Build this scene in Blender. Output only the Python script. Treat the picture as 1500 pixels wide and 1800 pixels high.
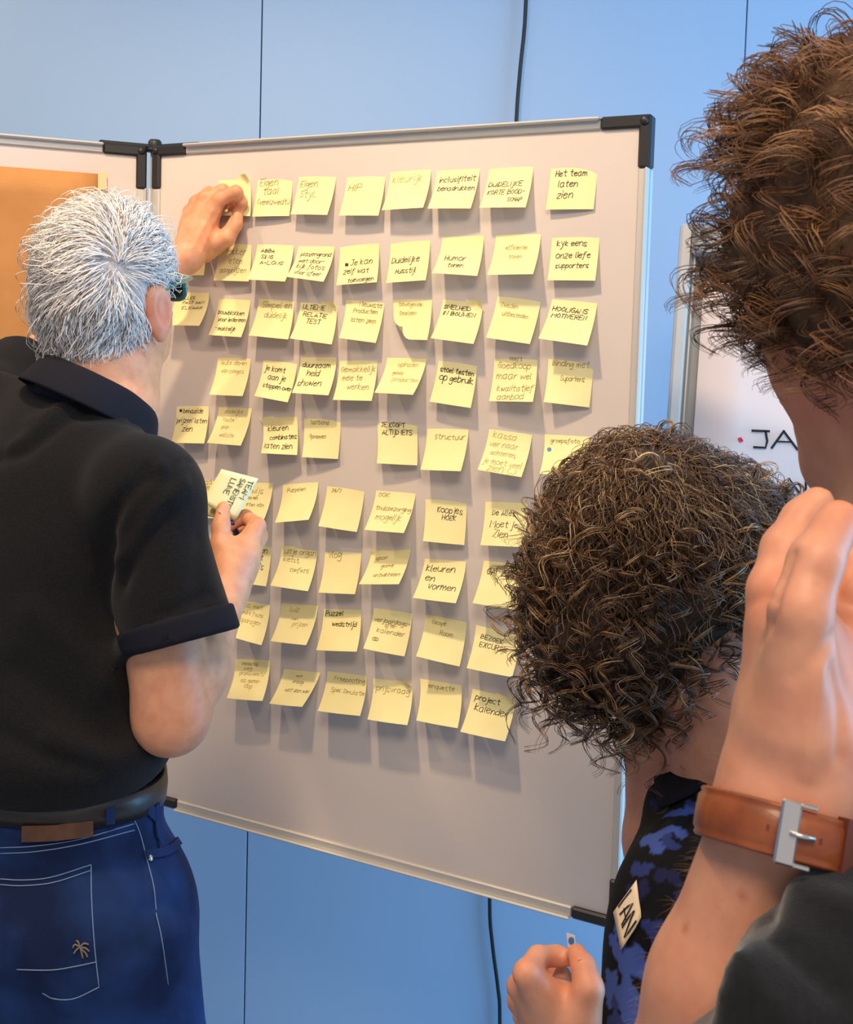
import bpy, math, random
import numpy as np
from mathutils import Matrix, Vector
from mathutils.bvhtree import BVHTree

for o in list(bpy.data.objects):
    bpy.data.objects.remove(o, do_unlink=True)
SC = bpy.context.scene
COL = SC.collection
rng = np.random.default_rng(7)
random.seed(7)

# ------------------------------------------------------------------ camera
F, CX, CY = 1958.59, 754.6, 710.8            # focal length and optical centre, pixels of a 1500x1800 frame
CAM = np.array([0.0, 0.0, 1.6308])
RW = np.array([[0.999612, 0.001777, 0.027783], [0.027839, -0.063803, -0.997574], [0.0, 0.997961, -0.063828]])
cam_data = bpy.data.cameras.new('camera')
cam = bpy.data.objects.new('camera', cam_data)
COL.objects.link(cam)
m = Matrix.Identity(4)
for i in range(3):
    m[i][0] = RW[0][i]; m[i][1] = -RW[1][i]; m[i][2] = -RW[2][i]; m[i][3] = CAM[i]
cam.matrix_world = m
cam_data.sensor_fit = 'HORIZONTAL'
cam_data.sensor_width = 36.0
cam_data.lens = F / 1500 * 36.0
cam_data.shift_x = (750 - CX) / 1500
cam_data.shift_y = (CY - 900) / 1500
cam_data.clip_start = 0.02
cam_data.dof.use_dof = True
cam_data.dof.focus_distance = 1.75
cam_data.dof.aperture_fstop = 42.0
SC.camera = cam

# ------------------------------------------------------------------ world, daylight, ceiling spots, added fill, exposure
world = bpy.data.worlds.new('world')
SC.world = world
world.use_nodes = True
world.node_tree.nodes['Background'].inputs[0].default_value = (0.86, 0.90, 1.0, 1)
world.node_tree.nodes['Background'].inputs[1].default_value = 0.62

def light(name, kind, loc, aim, power, color, size=0.1, size_y=None, spot=None, blend=0.5):
    d = bpy.data.lights.new(name, kind)
    d.energy = power
    d.color = color
    if kind == 'AREA':
        d.shape = 'RECTANGLE' if size_y else 'DISK'
        d.size = size
        if size_y: d.size_y = size_y
    else:
        d.shadow_soft_size = size
    if kind == 'SPOT':
        d.spot_size = math.radians(spot); d.spot_blend = blend
    o = bpy.data.objects.new(name, d)
    COL.objects.link(o)
    o.location = loc
    o.rotation_euler = (Vector(aim) - Vector(loc)).to_track_quat('-Z', 'Y').to_euler()
    return o

light('ceiling_spot', 'SPOT', (-0.50, 1.02, 2.94), (-0.12, 1.80, 1.00), 92, (1.0, 0.72, 0.43), 0.055, spot=105, blend=0.9)
light('ceiling_spot', 'SPOT', (-1.75, 1.25, 2.94), (-1.30, 2.4, 1.6), 66, (1.0, 0.70, 0.40), 0.055, spot=105, blend=0.9)
light('warm_fill', 'AREA', (0.05, -0.15, 2.94), (-0.05, 1.5, 0.6), 39, (1.0, 0.76, 0.52), 0.9)  # added soft warm fill for the lower board and figures, not a fitting
light('window_daylight', 'AREA', (3.0, 1.3, 1.25), (0.0, 2.4, 0.9), 124, (0.20, 0.57, 1.0), 1.6, 2.3)

SC.view_settings.view_transform = 'Standard'
SC.view_settings.look = 'None'
SC.view_settings.exposure = -0.05
SC.view_settings.gamma = 1.0
SC.view_settings.use_curve_mapping = False

# ------------------------------------------------------------------ helpers
def ray_dir(px, py):
    return RW.T @ np.array([(px - CX) / F, (py - CY) / F, 1.0])

def P(px, py, d):
    """world point seen at pixel (px, py), d metres away along the optical axis"""
    return CAM + ray_dir(px, py) * d

def srgb(r, g, b):
    f = lambda c: (c / 255 / 12.92) if c / 255 <= 0.04045 else ((c / 255 + 0.055) / 1.055) ** 2.4
    return (f(r), f(g), f(b), 1.0)

def material(name, color, rough=0.6, metal=0.0, spec=0.5, noise=None, bump=None, sss=0.0, attr=None, sheen=0.0, coat=0.0, trans=0.0):
    """noise: (scale, colour2, detail) mixes a second colour; bump: (scale, strength, distance)"""
    mt = bpy.data.materials.new(name)
    mt.use_nodes = True
    nt = mt.node_tree
    b = nt.nodes['Principled BSDF']
    b.inputs['Base Color'].default_value = color
    b.inputs['Roughness'].default_value = rough
    b.inputs['Metallic'].default_value = metal
    b.inputs['Specular IOR Level'].default_value = spec
    if sss:
        b.inputs['Subsurface Weight'].default_value = sss
        b.inputs['Subsurface Radius'].default_value = (0.012, 0.004, 0.002)
        b.inputs['Subsurface Scale'].default_value = 0.6
    if sheen:
        b.inputs['Sheen Weight'].default_value = sheen
    if coat:
        b.inputs['Coat Weight'].default_value = coat
    if trans:
        b.inputs['Transmission Weight'].default_value = trans
    tc = nt.nodes.new('ShaderNodeTexCoord')
    last = None
    if noise:
        nz = nt.nodes.new('ShaderNodeTexNoise')
        nz.inputs['Scale'].default_value = noise[0]
        nz.inputs['Detail'].default_value = noise[2] if len(noise) > 2 else 4
        nt.links.new(tc.outputs['Object'], nz.inputs['Vector'])
        rp = nt.nodes.new('ShaderNodeValToRGB')
        rp.color_ramp.elements[0].position = 0.35
        rp.color_ramp.elements[1].position = 0.68
        rp.color_ramp.elements[0].color = color
        rp.color_ramp.elements[1].color = noise[1]
        nt.links.new(nz.outputs['Fac'], rp.inputs['Fac'])
        last = rp.outputs['Color']
    if attr:
        a = nt.nodes.new('ShaderNodeAttribute')
        a.attribute_name = attr
        if last is None:
            last = a.outputs['Color']
        else:
            mx = nt.nodes.new('ShaderNodeMix'); mx.data_type = 'RGBA'; mx.blend_type = 'MULTIPLY'
            mx.inputs['Factor'].default_value = 1.0
            nt.links.new(last, mx.inputs['A']); nt.links.new(a.outputs['Color'], mx.inputs['B'])
            last = mx.outputs['Result']
    if last is not None:
        nt.links.new(last, b.inputs['Base Color'])
    if bump:
        nb = nt.nodes.new('ShaderNodeTexNoise')
        nb.inputs['Scale'].default_value = bump[0]
        nb.inputs['Detail'].default_value = 3
        nt.links.new(tc.outputs['Object'], nb.inputs['Vector'])
        bp = nt.nodes.new('ShaderNodeBump')
        bp.inputs['Strength'].default_value = bump[1]
        bp.inputs['Distance'].default_value = bump[2]
        nt.links.new(nb.outputs['Fac'], bp.inputs['Height'])
        nt.links.new(bp.outputs['Normal'], b.inputs['Normal'])
    return mt

def mesh_obj(name, verts, faces, mat, parent=None, smooth=False):
    me = bpy.data.meshes.new(name)
    me.from_pydata([tuple(map(float, v)) for v in verts], [], [tuple(int(i) for i in f) for f in faces])
    me.update()
    if smooth:
        me.polygons.foreach_set('use_smooth', [True] * len(me.polygons))
    if mat: me.materials.append(mat)
    o = bpy.data.objects.new(name, me)
    COL.objects.link(o)
    if parent: o.parent = parent
    return o

def fast_mesh(name, V, Q, mat, parent=None, smooth=True):
    """V (n,3), Q (m,3 or 4) numpy arrays"""
    me = bpy.data.meshes.new(name)
    k = Q.shape[1]
    me.vertices.add(len(V)); me.vertices.foreach_set('co', np.ascontiguousarray(V, np.float32).ravel())
    me.loops.add(Q.size); me.loops.foreach_set('vertex_index', np.ascontiguousarray(Q, np.int32).ravel())
    me.polygons.add(len(Q))
    me.polygons.foreach_set('loop_start', np.arange(0, Q.size, k, dtype=np.int32))
    if smooth: me.polygons.foreach_set('use_smooth', np.ones(len(Q), bool))
    me.update(calc_edges=True)
    if mat: me.materials.append(mat)
    o = bpy.data.objects.new(name, me)
    COL.objects.link(o)
    if parent: o.parent = parent
    return o

def vcol(o, cols, name='tint'):
    at = o.data.color_attributes.new(name, 'FLOAT_COLOR', 'POINT')
    c = np.ones((len(o.data.vertices), 4), np.float32); c[:, :3] = cols
    at.data.foreach_set('color', c.ravel())

def tag(o, label=None, category=None, group=None, kind=None):
    if label: o['label'] = label
    if category: o['category'] = category
    if group: o['group'] = group
    if kind: o['kind'] = kind
    return o

def empty(name, loc=(0, 0, 0)):
    o = bpy.data.objects.new(name, None)
    COL.objects.link(o)
    o.empty_display_size = 0.05
    return o

class MB:
    """collects shapes that become one mesh"""
    def __init__(s): s.v = []; s.f = []
    def add(s, v, f):
        n = len(s.v); s.v += [tuple(map(float, x)) for x in v]; s.f += [tuple(i + n for i in q) for q in f]
    def box(s, c, ax, ay, az, bev=0.0):
        """centre and three half-extent vectors; small chamfer bev"""
        c, ax, ay, az = map(np.array, (c, ax, ay, az))
        if bev <= 0:
            v = [c + i * ax + j * ay + k * az for k in (-1, 1) for j in (-1, 1) for i in (-1, 1)]
            s.add(v, [(0, 2, 3, 1), (4, 5, 7, 6), (0, 1, 5, 4), (2, 6, 7, 3), (0, 4, 6, 2), (1, 3, 7, 5)])
            return
        L = [np.linalg.norm(a) for a in (ax, ay, az)]
        A = [a / l for a, l in zip((ax, ay, az), L)]
        b = min(bev, *[l * 0.9 for l in L])
        v = []; idx = {}
        for i in (-1, 1):
            for j in (-1, 1):
                for k in (-1, 1):
                    for d in range(3):
                        e = [L[0] - b, L[1] - b, L[2] - b]; e[d] += b
                        idx[(i, j, k, d)] = len(v)
                        v.append(c + A[0] * i * e[0] + A[1] * j * e[1] + A[2] * k * e[2])
        f = []
        S = (-1, 1)
        for a in S:
            f.append([idx[(a, j, k, 0)] for j, k in ((-1, -1), (1, -1), (1, 1), (-1, 1))][::a])
            f.append([idx[(i, a, k, 1)] for i, k in ((-1, -1), (-1, 1), (1, 1), (1, -1))][::a])
            f.append([idx[(i, j, a, 2)] for i, j in ((-1, -1), (1, -1), (1, 1), (-1, 1))][::a])
            for b_ in S:
                f.append([idx[(a, b_, -1, 0)], idx[(a, b_, -1, 1)], idx[(a, b_, 1, 1)], idx[(a, b_, 1, 0)]])
                f.append([idx[(a, -1, b_, 0)], idx[(a, -1, b_, 2)], idx[(a, 1, b_, 2)], idx[(a, 1, b_, 0)]])
                f.append([idx[(-1, a, b_, 1)], idx[(-1, a, b_, 2)], idx[(1, a, b_, 2)], idx[(1, a, b_, 1)]])
                for k in S:
                    f.append([idx[(a, b_, k, 0)], idx[(a, b_, k, 1)], idx[(a, b_, k, 2)]])
        s.add(v, f)
    def tube(s, pts, r, n=10, cap=True):
        pts = [np.array(p, float) for p in pts]
        R = r if hasattr(r, '__len__') else [r] * len(pts)
        t = pts[1] - pts[0]; t = t / np.linalg.norm(t)
        u = np.cross(t, [0.3, 0.5, 0.81]); u /= np.linalg.norm(u)
        v = []
        for i, p in enumerate(pts):
            a = pts[max(i - 1, 0)]; b = pts[min(i + 1, len(pts) - 1)]
            t = (b - a) / max(np.linalg.norm(b - a), 1e-9)
            u = u - t * (u @ t); u /= np.linalg.norm(u); w = np.cross(t, u)
            for k in range(n):
                an = 2 * math.pi * k / n
                v.append(p + R[i] * (u * math.cos(an) + w * math.sin(an)))
        f = []
        for i in range(len(pts) - 1):
            for k in range(n):
                k2 = (k + 1) % n
                f.append((i * n + k, i * n + k2, (i + 1) * n + k2, (i + 1) * n + k))
        if cap:
            f.append(tuple(range(n))[::-1]); f.append(tuple(range((len(pts) - 1) * n, len(pts) * n)))
        s.add(v, f)
    def ribbon(s, pts, nrm, w):
        """flat stroke along pts lying across normals nrm"""
        pts = np.asarray(pts, float)
        n = len(pts)
        if n < 2: return
        t = np.gradient(pts, axis=0); t /= np.maximum(np.linalg.norm(t, axis=1, keepdims=True), 1e-9)
        nr = np.broadcast_to(np.asarray(nrm, float), pts.shape)
        side = np.cross(nr, t); side /= np.maximum(np.linalg.norm(side, axis=1, keepdims=True), 1e-9)
        ww = np.broadcast_to(np.asarray(w, float), (n,))[:, None] * 0.5
        e = t * (ww * 0.8)
        p2 = pts.copy(); p2[0] -= e[0]; p2[-1] += e[-1]
        v = np.concatenate([p2 - side * ww, p2 + side * ww])
        s.add(v, [(i, i + 1, n + i + 1, n + i) for i in range(n - 1)])
    def build(s, name, mat, parent=None, smooth=False):
        return mesh_obj(name, s.v, s.f, mat, parent, smooth)

def catmull(pts, n=4, closed=False):
    pts = np.asarray(pts, float)
    if len(pts) < 3: 
        t = np.linspace(0, 1, n + 1)[:, None]
        return pts[0] * (1 - t) + pts[-1] * t
    q = np.concatenate([pts[-1:], pts, pts[:2]]) if closed else np.concatenate([[2 * pts[0] - pts[1]], pts, [2 * pts[-1] - pts[-2]]])
    out = []
    for i in range(1, len(q) - 2):
        p0, p1, p2, p3 = q[i - 1:i + 3]
        for t in np.arange(n) / n:
            out.append(0.5 * (2 * p1 + (p2 - p0) * t + (2 * p0 - 5 * p1 + 4 * p2 - p3) * t * t + (3 * p1 - p0 - 3 * p2 + p3) * t ** 3))
    if not closed: out.append(q[-2])
    return np.array(out)

# ------------------------------------------------------------------ stroke lettering
GLYPH = {}
for _l in '''a 47 27 06 04 13 33 45|47 44 53
b 09 03|06 27 46 44 23 03
c 46 27 06 04 13 43
d 46 27 06 04 13 44|49 43
e 05 46 27 06 04 23 44
f 49 29 17 12 01|07 37
g 46 27 06 04 24 46|47 41 20 01
h 09 03|05 27 46 43
i 07 03|08 09
j 27 21 10 00|28 29
k 09 03|37 05 43
l 09 04 13
m 07 03|05 27 33|35 57 63
n 07 03|05 27 46 43
o 27 06 04 23 44 46 27
p 07 00|06 27 46 44 23 04
q 46 27 06 04 23 44|47 40
r 07 03|05 27 37
s 46 27 06 15 34 43 13 04
t 29 24 33 43|07 47
u 07 04 23 44|47 43
v 07 23 47
w 07 13 26 43 57
x 07 43|03 47
y 07 24 34|47 20 00
z 07 47 03 43
A 03 29 43|05 45
B 03 09 38 37 06 46 44 03
C 48 29 07 05 23 44
D 03 09 38 46 44 03
E 49 09 03 43|06 36
F 49 09 03|06 36
G 48 29 07 05 23 44 46 26
H 03 09|43 49|06 46
I 03 09
J 19 49|39 34 13 04
K 03 09|49 06 43
L 09 03 43
M 03 09 36 69 63
N 03 09 43 49
O 29 07 05 23 45 47 29
P 03 09 39 47 36 06
Q 29 07 05 23 45 47 29|24 53
R 03 09 39 47 36 06|26 43
S 48 29 08 16 36 44 23 04
T 09 49|29 23
U 09 04 23 44 49
V 09 23 49
W 09 13 26 43 59
X 09 43|03 49
Y 09 26 49|26 23
Z 09 49 03 43
2 08 29 48 47 03 43
4 39 05 45|37 33
7 09 49 13
/ 03 49
- 06 36
' 09 08
( 29 07 05 23
) 09 27 25 03
. 03 04
, 04 02
? 08 29 48 26 25|23 24
" 09 08|29 28'''.split('\n'):
    _k, _r = _l.split(' ', 1)
    GLYPH[_k] = [[(int(p[0]), int(p[1]) - 3) for p in st.split()] for st in _r.split('|')]

def lettering(text, jit=0.25, slant=0.18, rs=None):
    """strokes of a hand-written word: list of (n,2) arrays, x to the right, cap height 6; and total width"""
    rs = rs or random
    x = 0.0; out = []
    for ch in text:
        if ch == ' ': x += 3.2; continue
        g = GLYPH.get(ch)
        if g is None: x += 3; continue
        w = max(p[0] for st in g for p in st)
        s = 1 + rs.uniform(-0.1, 0.1); dy = rs.uniform(-0.3, 0.3)
        for st in g:
            pts = [(x + p[0] * s + rs.uniform(-jit, jit) + slant * p[1], p[1] * s + dy + rs.uniform(-jit, jit)) for p in st]
            out.append(catmull(pts, 3) if (ch.islower() and len(pts) > 2) else np.array(pts, float))
        x += w * s + 1.5
    return out, max(x - 1.5, 1)
# ------------------------------------------------------------------ materials
M = {}
M['wall'] = material('painted wall panel', srgb(158, 186, 216), 0.55, bump=(220, 0.06, 0.001))
M['seam'] = material('wall joint', srgb(70, 78, 90), 0.8)
M['floor'] = material('light grey flooring', srgb(186, 184, 180), 0.7, noise=(60, srgb(174, 172, 168), 4), bump=(500, 0.4, 0.002))
M['ceiling'] = material('white ceiling', srgb(225, 222, 216), 0.9)
M['board'] = material('matt white board', srgb(222, 212, 206), 0.42, spec=0.35, bump=(900, 0.05, 0.0004), noise=(3, srgb(214, 203, 198), 2))
M['alu'] = material('brushed aluminium', srgb(206, 204, 200), 0.5, metal=0.35, bump=(300, 0.05, 0.0003))
M['black'] = material('black plastic', srgb(34, 32, 34), 0.45)
M['cable'] = material('black rubber', srgb(22, 24, 28), 0.5)
M['kraft'] = material('brown kraft paper', srgb(196, 140, 82), 0.8, noise=(14, srgb(184, 128, 72), 5), bump=(120, 0.12, 0.001))
M['tape'] = material('masking tape', srgb(228, 208, 160), 0.6, trans=0.0)
M['note'] = material('yellow paper', srgb(246, 238, 180), 0.75, noise=(30, srgb(243, 233, 170), 3), bump=(60, 0.08, 0.001))
M['ink3'] = material('black marker ink', srgb(26, 22, 22), 0.6)
M['ink2'] = material('black pen ink', srgb(58, 46, 34), 0.6)
M['ink1'] = material('grey pencil', srgb(150, 132, 84), 0.7)
M['ink0'] = material('faint pencil', srgb(182, 164, 108), 0.7)
M['blue_dot'] = material('blue sticker', srgb(52, 128, 200), 0.5)
M['red'] = material('red marker', srgb(226, 48, 48), 0.6)
M['white_paper'] = material('white flip chart paper', srgb(240, 226, 224), 0.7, bump=(30, 0.06, 0.001))
M['grey_metal'] = material('grey lacquered metal', srgb(168, 168, 166), 0.4, metal=0.4)
M['chrome'] = material('polished steel', srgb(220, 218, 214), 0.18, metal=1.0)

# ------------------------------------------------------------------ room
def panel_box(x0, x1, y0, y1, z0, z1, mat, name, parent=None, bev=0.0):
    b = MB(); b.box(((x0 + x1) / 2, (y0 + y1) / 2, (z0 + z1) / 2), ((x1 - x0) / 2, 0, 0), (0, (y1 - y0) / 2, 0), (0, 0, (z1 - z0) / 2), bev)
    return b.build(name, mat, parent)

WY = 2.42                                       # face of the back wall
def on_wall(px, py):
    d = ray_dir(px, py); t = WY / d[1]; return CAM + d * t
xa = on_wall(459, 120)[0]; xb = on_wall(1310, 100)[0]; pw = xb - xa
tag(panel_box(-4, 4, WY + 0.02, WY + 0.12, 0, 3.0, M['seam'], 'wall_back'), 'pale blue panelled wall behind the boards', None, None, 'structure')
wall = bpy.data.objects['wall_back']
for k in range(-2, 3):
    x0 = xa + k * pw
    panel_box(x0 + 0.0013, x0 + pw - 0.0013, WY, WY + 0.019, 0.0, 3.0, M['wall'], 'panel', wall, 0.001)
tag(panel_box(-4, 4, -2.2, WY + 0.1, -0.1, 0, M['floor'], 'floor'), 'light grey floor', None, None, 'structure')
tag(panel_box(-4, 4, -2.2, WY + 0.1, 3.0, 3.1, M['ceiling'], 'ceiling'), 'white ceiling', None, None, 'structure')
tag(panel_box(-4.1, -4, -2.2, WY + 0.1, 0, 3.0, M['wall'], 'wall_left'), 'pale wall on the far side', None, None, 'structure')

# ------------------------------------------------------------------ the pin boards
B0 = np.array([-0.5052, 2.0229, 0.75])
UX = np.array([0.8930, -0.4501, 0.0]); UZ = np.array([0, 0, 1.0]); UN = np.array([-0.4501, -0.8930, 0.0])   # along, up, towards the room
BW, BH = 0.9105, 1.2
def bp(u, v, h=0.0): return B0 + UX * u + UZ * v + UN * h

def make_board(name, label, org, ux, un, w, h, feet):
    root = empty(name)
    tag(root, label, 'whiteboard', 'hinged boards')
    at = lambda u, v, d: org + ux * u + UZ * v + un * d
    fr = 0.017; th = 0.011                      # frame face and half depth
    b = MB(); b.box(at(w / 2, h / 2, -0.004), ux * (w / 2 - fr * 0.6), UZ * (h / 2 - fr * 0.6), un * 0.006); b.build('writing_surface', M['board'], root)
    cl = 0.075                                  # length of the black corners
    def rail(u0, u1, v0, v1, mat=M['alu'], nm='frame_rail', d=0.0, grow=0.0):
        b = MB(); b.box(at((u0 + u1) / 2, (v0 + v1) / 2, -0.004 + d), ux * ((u1 - u0) / 2 + grow), UZ * ((v1 - v0) / 2 + grow), un * (th + grow), 0.0022)
        # shallow groove line on the face: a raised lip
        return b.build(nm, mat, root)
    rail(cl, w - cl, h - fr, h); rail(cl, w - cl, 0, fr)
    rail(0, fr, cl, h - cl); rail(w - fr, w, cl, h - cl)
    lip = 0.005
    for (u0, u1, v0, v1) in ((cl, w - cl, h - lip, h), (cl, w - cl, 0, lip), (0, lip, cl, h - cl), (w - lip, w, cl, h - cl)):
        rail(u0, u1, v0, v1, M['alu'], 'frame_lip', 0.0105)
    for cu in (0, 1):
        for cv in (0, 1):
            b = MB()
            u0, u1 = (0, cl) if cu == 0 else (w - cl, w)
            v0, v1 = (0, fr) if cv == 0 else (h - fr, h)
            b.box(at((u0 + u1) / 2, (v0 + v1) / 2, -0.003), ux * (cl / 2 + .0004), UZ * (fr / 2 + .0006), un * (th + .001), 0.003)
            u0, u1 = (0, fr) if cu == 0 else (w - fr, w)
            v0, v1 = (0, cl) if cv == 0 else (h - cl, h)
            b.box(at((u0 + u1) / 2, (v0 + v1) / 2, -0.003), ux * (fr / 2 + .0006), UZ * (cl / 2 + .0004), un * (th + .001), 0.003)
            c = b.build('corner_cap', M['black'], root)
            b = MB(); ctr = at(fr / 2 + .001 if cu == 0 else w - fr / 2 - .001, fr / 2 if cv == 0 else h - fr / 2, 0)
            b.tube([ctr + un * 0.006, ctr + un * 0.0105, ctr + un * 0.0125], [0.0062, 0.0062, 0.004], 14)
            b.build('corner_screw', M['black'], c, True)
    for fu in feet:
        b = MB(); p0 = at(fu, h * 0.55, -0.03); p1 = np.array([p0[0], p0[1], 0.03])
        b.tube([p0, p1], 0.014, 12); b.build('leg', M['alu'], root, True)
        b = MB(); q = p1.copy(); q[2] = 0.012
        b.tube([q + un * 0.25, q + un * 0.2 + UZ * 0.01, q - un * 0.2 + UZ * 0.01, q - un * 0.25], [0.012, 0.016, 0.016, 0.012], 10)
        b.build('foot', M['black'], root, True)
    return root

make_board('pin_board', 'white framed board covered in rows of yellow sticky notes', B0, UX, UN, BW, BH, (0.893,))
# the second board shares the hinge post and swings towards the camera
def on_z(px, py, z):
    d = ray_dir(px, py); return CAM + d * ((z - CAM[2]) / d[2])
H0 = on_z(257, 259, 1.95)
e = on_z(0, 236.5, 1.95) - H0; e[2] = 0; e /= np.linalg.norm(e)
UX2 = -e; UN2 = np.array([UX2[1], -UX2[0], 0.0])
if UN2 @ (CAM - H0) < 0: UN2 = -UN2
B2 = H0 - UX2 * BW; B2[2] = 0.75
make_board('pin_board', 'white framed board with brown paper, hinged beside the sticky note board', B2, UX2, UN2, BW, BH, (0.02,))
post = empty('hinge_post'); hp = (H0 + bp(0, BH)) / 2
hp = hp - UN * 0.012
tag(post, 'slim upright post with black knob joining the two boards', 'post')
b = MB(); b.tube([(hp[0], hp[1], 0.02), (hp[0], hp[1], 1.945)], 0.0075, 14); b.build('pole', M['alu'], post, True)
b = MB(); t = np.array([hp[0], hp[1], 1.943])
b.tube([t, t + UZ * .006, t + UZ * .0065, t + UZ * 0.018, t + UZ * 0.022], [0.016, 0.016, 0.012, 0.012, 0.009], 18); b.build('knob', M['black'], post, True)
for a, s in ((UX, 1), (UX2, -1)):
    b = MB(); c = t + UZ * 0.010 + a * s * 0.05 - UN * 0.004
    b.box(c, a * 0.05, np.cross(a, UZ) * 0.006, UZ * 0.0035, 0.002); b.build('hinge_arm', M['black'], post)
b = MB(); b.tube([(hp[0], hp[1], 0.0), (hp[0], hp[1], 0.02)], [0.15, 0.145], 32); b.build('base_plate', M['black'], post, True)

# brown paper on the second board, slightly wavy
def b2p(u, v, h=0.0): return B2 + UX2 * u + UZ * v + UN2 * h
def on_b2(px, py):
    d = ray_dir(px, py); t = ((B2 - CAM) @ UN2) / (d @ UN2); p = CAM + d * t - B2
    return p @ UX2, p[2]
ku, kv = on_b2(179, 307)
n1, n2 = 24, 20
V = []; Fc = []
for j in range(n2 + 1):
    for i in range(n1 + 1):
        u = 0.03 + (ku - 0.03) * i / n1; v = kv - 0.85 * j / n2
        V.append(b2p(u, v, 0.0062 + 0.0012 * math.sin(u * 22 + v * 3) + 0.0008 * math.sin(v * 31 + u * 5)))
for j in range(n2):
    for i in range(n1):
        a = j * (n1 + 1) + i; Fc.append((a, a + n1 + 1, a + n1 + 2, a + 1))
o = mesh_obj('brown_paper', V, Fc, M['kraft'], None, True)
sm = o.modifiers.new('thick', 'SOLIDIFY'); sm.thickness = 0.0004; sm.offset = 0
tag(o, 'large sheet of brown kraft paper taped to the hinged board', 'paper')
tu, tv = on_b2(178, 318)
b = MB(); b.box(b2p(tu + .001, tv - 0.001, 0.0102), UX2 * 0.0075 + UZ * .0006, UZ * 0.0155, UN2 * 0.0002); o = b.build('masking_tape', M['tape'])
tag(o, 'short strip of masking tape at the corner of the brown paper', 'tape')

# ------------------------------------------------------------------ flip chart beyond the board
FD = 1.98
fa = P(1197, 394, FD); fb = P(1171, 770, FD + 0.02)
fz = (fa - fb); fz /= np.linalg.norm(fz)
fx = np.array([0.995, -0.10, 0.0]); fx = fx - fz * (fx @ fz); fx /= np.linalg.norm(fx)
fn = np.cross(fx, fz); fn /= np.linalg.norm(fn)
if fn @ (CAM - fa) < 0: fn = -fn
FW, FH = 0.72, 1.02
def fp(u, v, h=0.0): return fa + fx * u - fz * v + fn * h       # v downwards
fc = empty('flip_chart'); tag(fc, 'grey flip chart easel with paper, standing behind the boards', 'flip chart')
b = MB(); b.box(fp(FW / 2, FH / 2, -0.006), fx * (FW / 2 - .01), fz * (FH / 2 - .01), fn * 0.006); b.build('back_panel', M['grey_metal'], fc)
for (u0, u1, v0, v1) in ((0, 0.022, 0, FH), (FW - 0.022, FW, 0, FH), (0.0222, FW - 0.0222, 0, 0.018), (0.0222, FW - .0222, FH - 0.02, FH)):
    b = MB(); b.box(fp((u0 + u1) / 2, (v0 + v1) / 2, 0.0), fx * ((u1 - u0) / 2), fz * ((v1 - v0) / 2), fn * 0.012, 0.004); b.build('frame_rail', M['alu'], fc)
b = MB(); b.box(fp(0.028, FH / 2, 0.0035), fx * 0.0015, fz * (FH / 2 - 0.03), fn * 0.003); b.build('frame_bead', M['alu'], fc)
b = MB(); b.box(fp(FW / 2, 0.030, 0.018), fx * (FW / 2 - 0.02), fz * 0.028, fn * 0.012, 0.008); b.build('clamp_bar', M['grey_metal'], fc)
b = MB(); b.box(fp(FW / 2, 0.070, 0.022), fx * (FW / 2 - 0.03), fz * 0.011, fn * 0.012, 0.006); b.build('clamp_jaw', M['black'], fc)
for u in (0.025, FW - 0.025):
    b = MB(); p0 = fp(u, FH * 0.9, -0.015); b.tube([fp(u, 0.05, -0.02), p0, (p0[0] , p0[1] - .15 , 0.01)], 0.011, 12); b.build('leg', M['alu'], fc, True)
b = MB(); p0 = fp(FW / 2, 0.1, -0.02); b.tube([p0, (p0[0] + .05, p0[1] + 0.45, 0.01)], 0.011, 12); b.build('leg', M['alu'], fc, True)
# paper pad
pu0 = 0.046
V = []; Fc = []
for j in range(17):
    for i in range(9):
        u = pu0 + (FW - 0.035 - pu0) * i / 8; v = 0.085 + 0.88 * j / 16
        V.append(fp(u, v, 0.012 + 0.004 * (j / 16) * math.sin(i * 0.7 + j * .2) + 0.004 * math.sin(j / 16 * 3)))
for j in range(16):
    for i in range(8):
        a = j * 9 + i; Fc.append((a, a + 9, a + 10, a + 1))
o = mesh_obj('paper_sheet', V, Fc, M['white_paper'], fc, True); md = o.modifiers.new('thick', 'SOLIDIFY'); md.thickness = 0.003
def on_f(px, py):
    d = ray_dir(px, py); t = ((fp(0, 0, 0.0205) - CAM) @ fn) / (d @ fn); p = CAM + d * t - fa
    return p @ fx, -(p @ fz)
def flip_stroke(b, pix, w=0.0042):
    pts = [fp(*on_f(*p), 0.0215) for p in pix]; b.ribbon(pts, fn, w)
b = MB()
flip_stroke(b, [(1323, 757), (1352, 758)]); flip_stroke(b, [(1346, 758), (1349, 775), (1346, 787), (1326, 786)])
flip_stroke(b, [(1357, 787), (1378, 758)]); flip_stroke(b, [(1378, 758), (1402, 790)]); flip_stroke(b, [(1366, 776), (1392, 777)], 0.003)
b.build('marker_word', M['ink3'], fc); b = MB()
flip_stroke(b, [(1388, 876), (1387, 842)]); flip_stroke(b, [(1387, 842), (1416, 880)]); flip_stroke(b, [(1416, 880), (1417, 846)])
flip_stroke(b, [(1430, 878), (1446, 846)]); flip_stroke(b, [(1446, 846), (1462, 880)])
b.build('marker_word', M['ink3'], fc)
b = MB(); c = [on_f(1302 + r * math.cos(a) + 1.2 * math.sin(3 * a), 773 + r * math.sin(a)) for r, a in [(4.5, k * math.pi / 7) for k in range(14)]]
b.add([fp(u, v, 0.0212) for u, v in c], [tuple(range(14))]); b.build('red_bullet', M['red'], fc)

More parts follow.
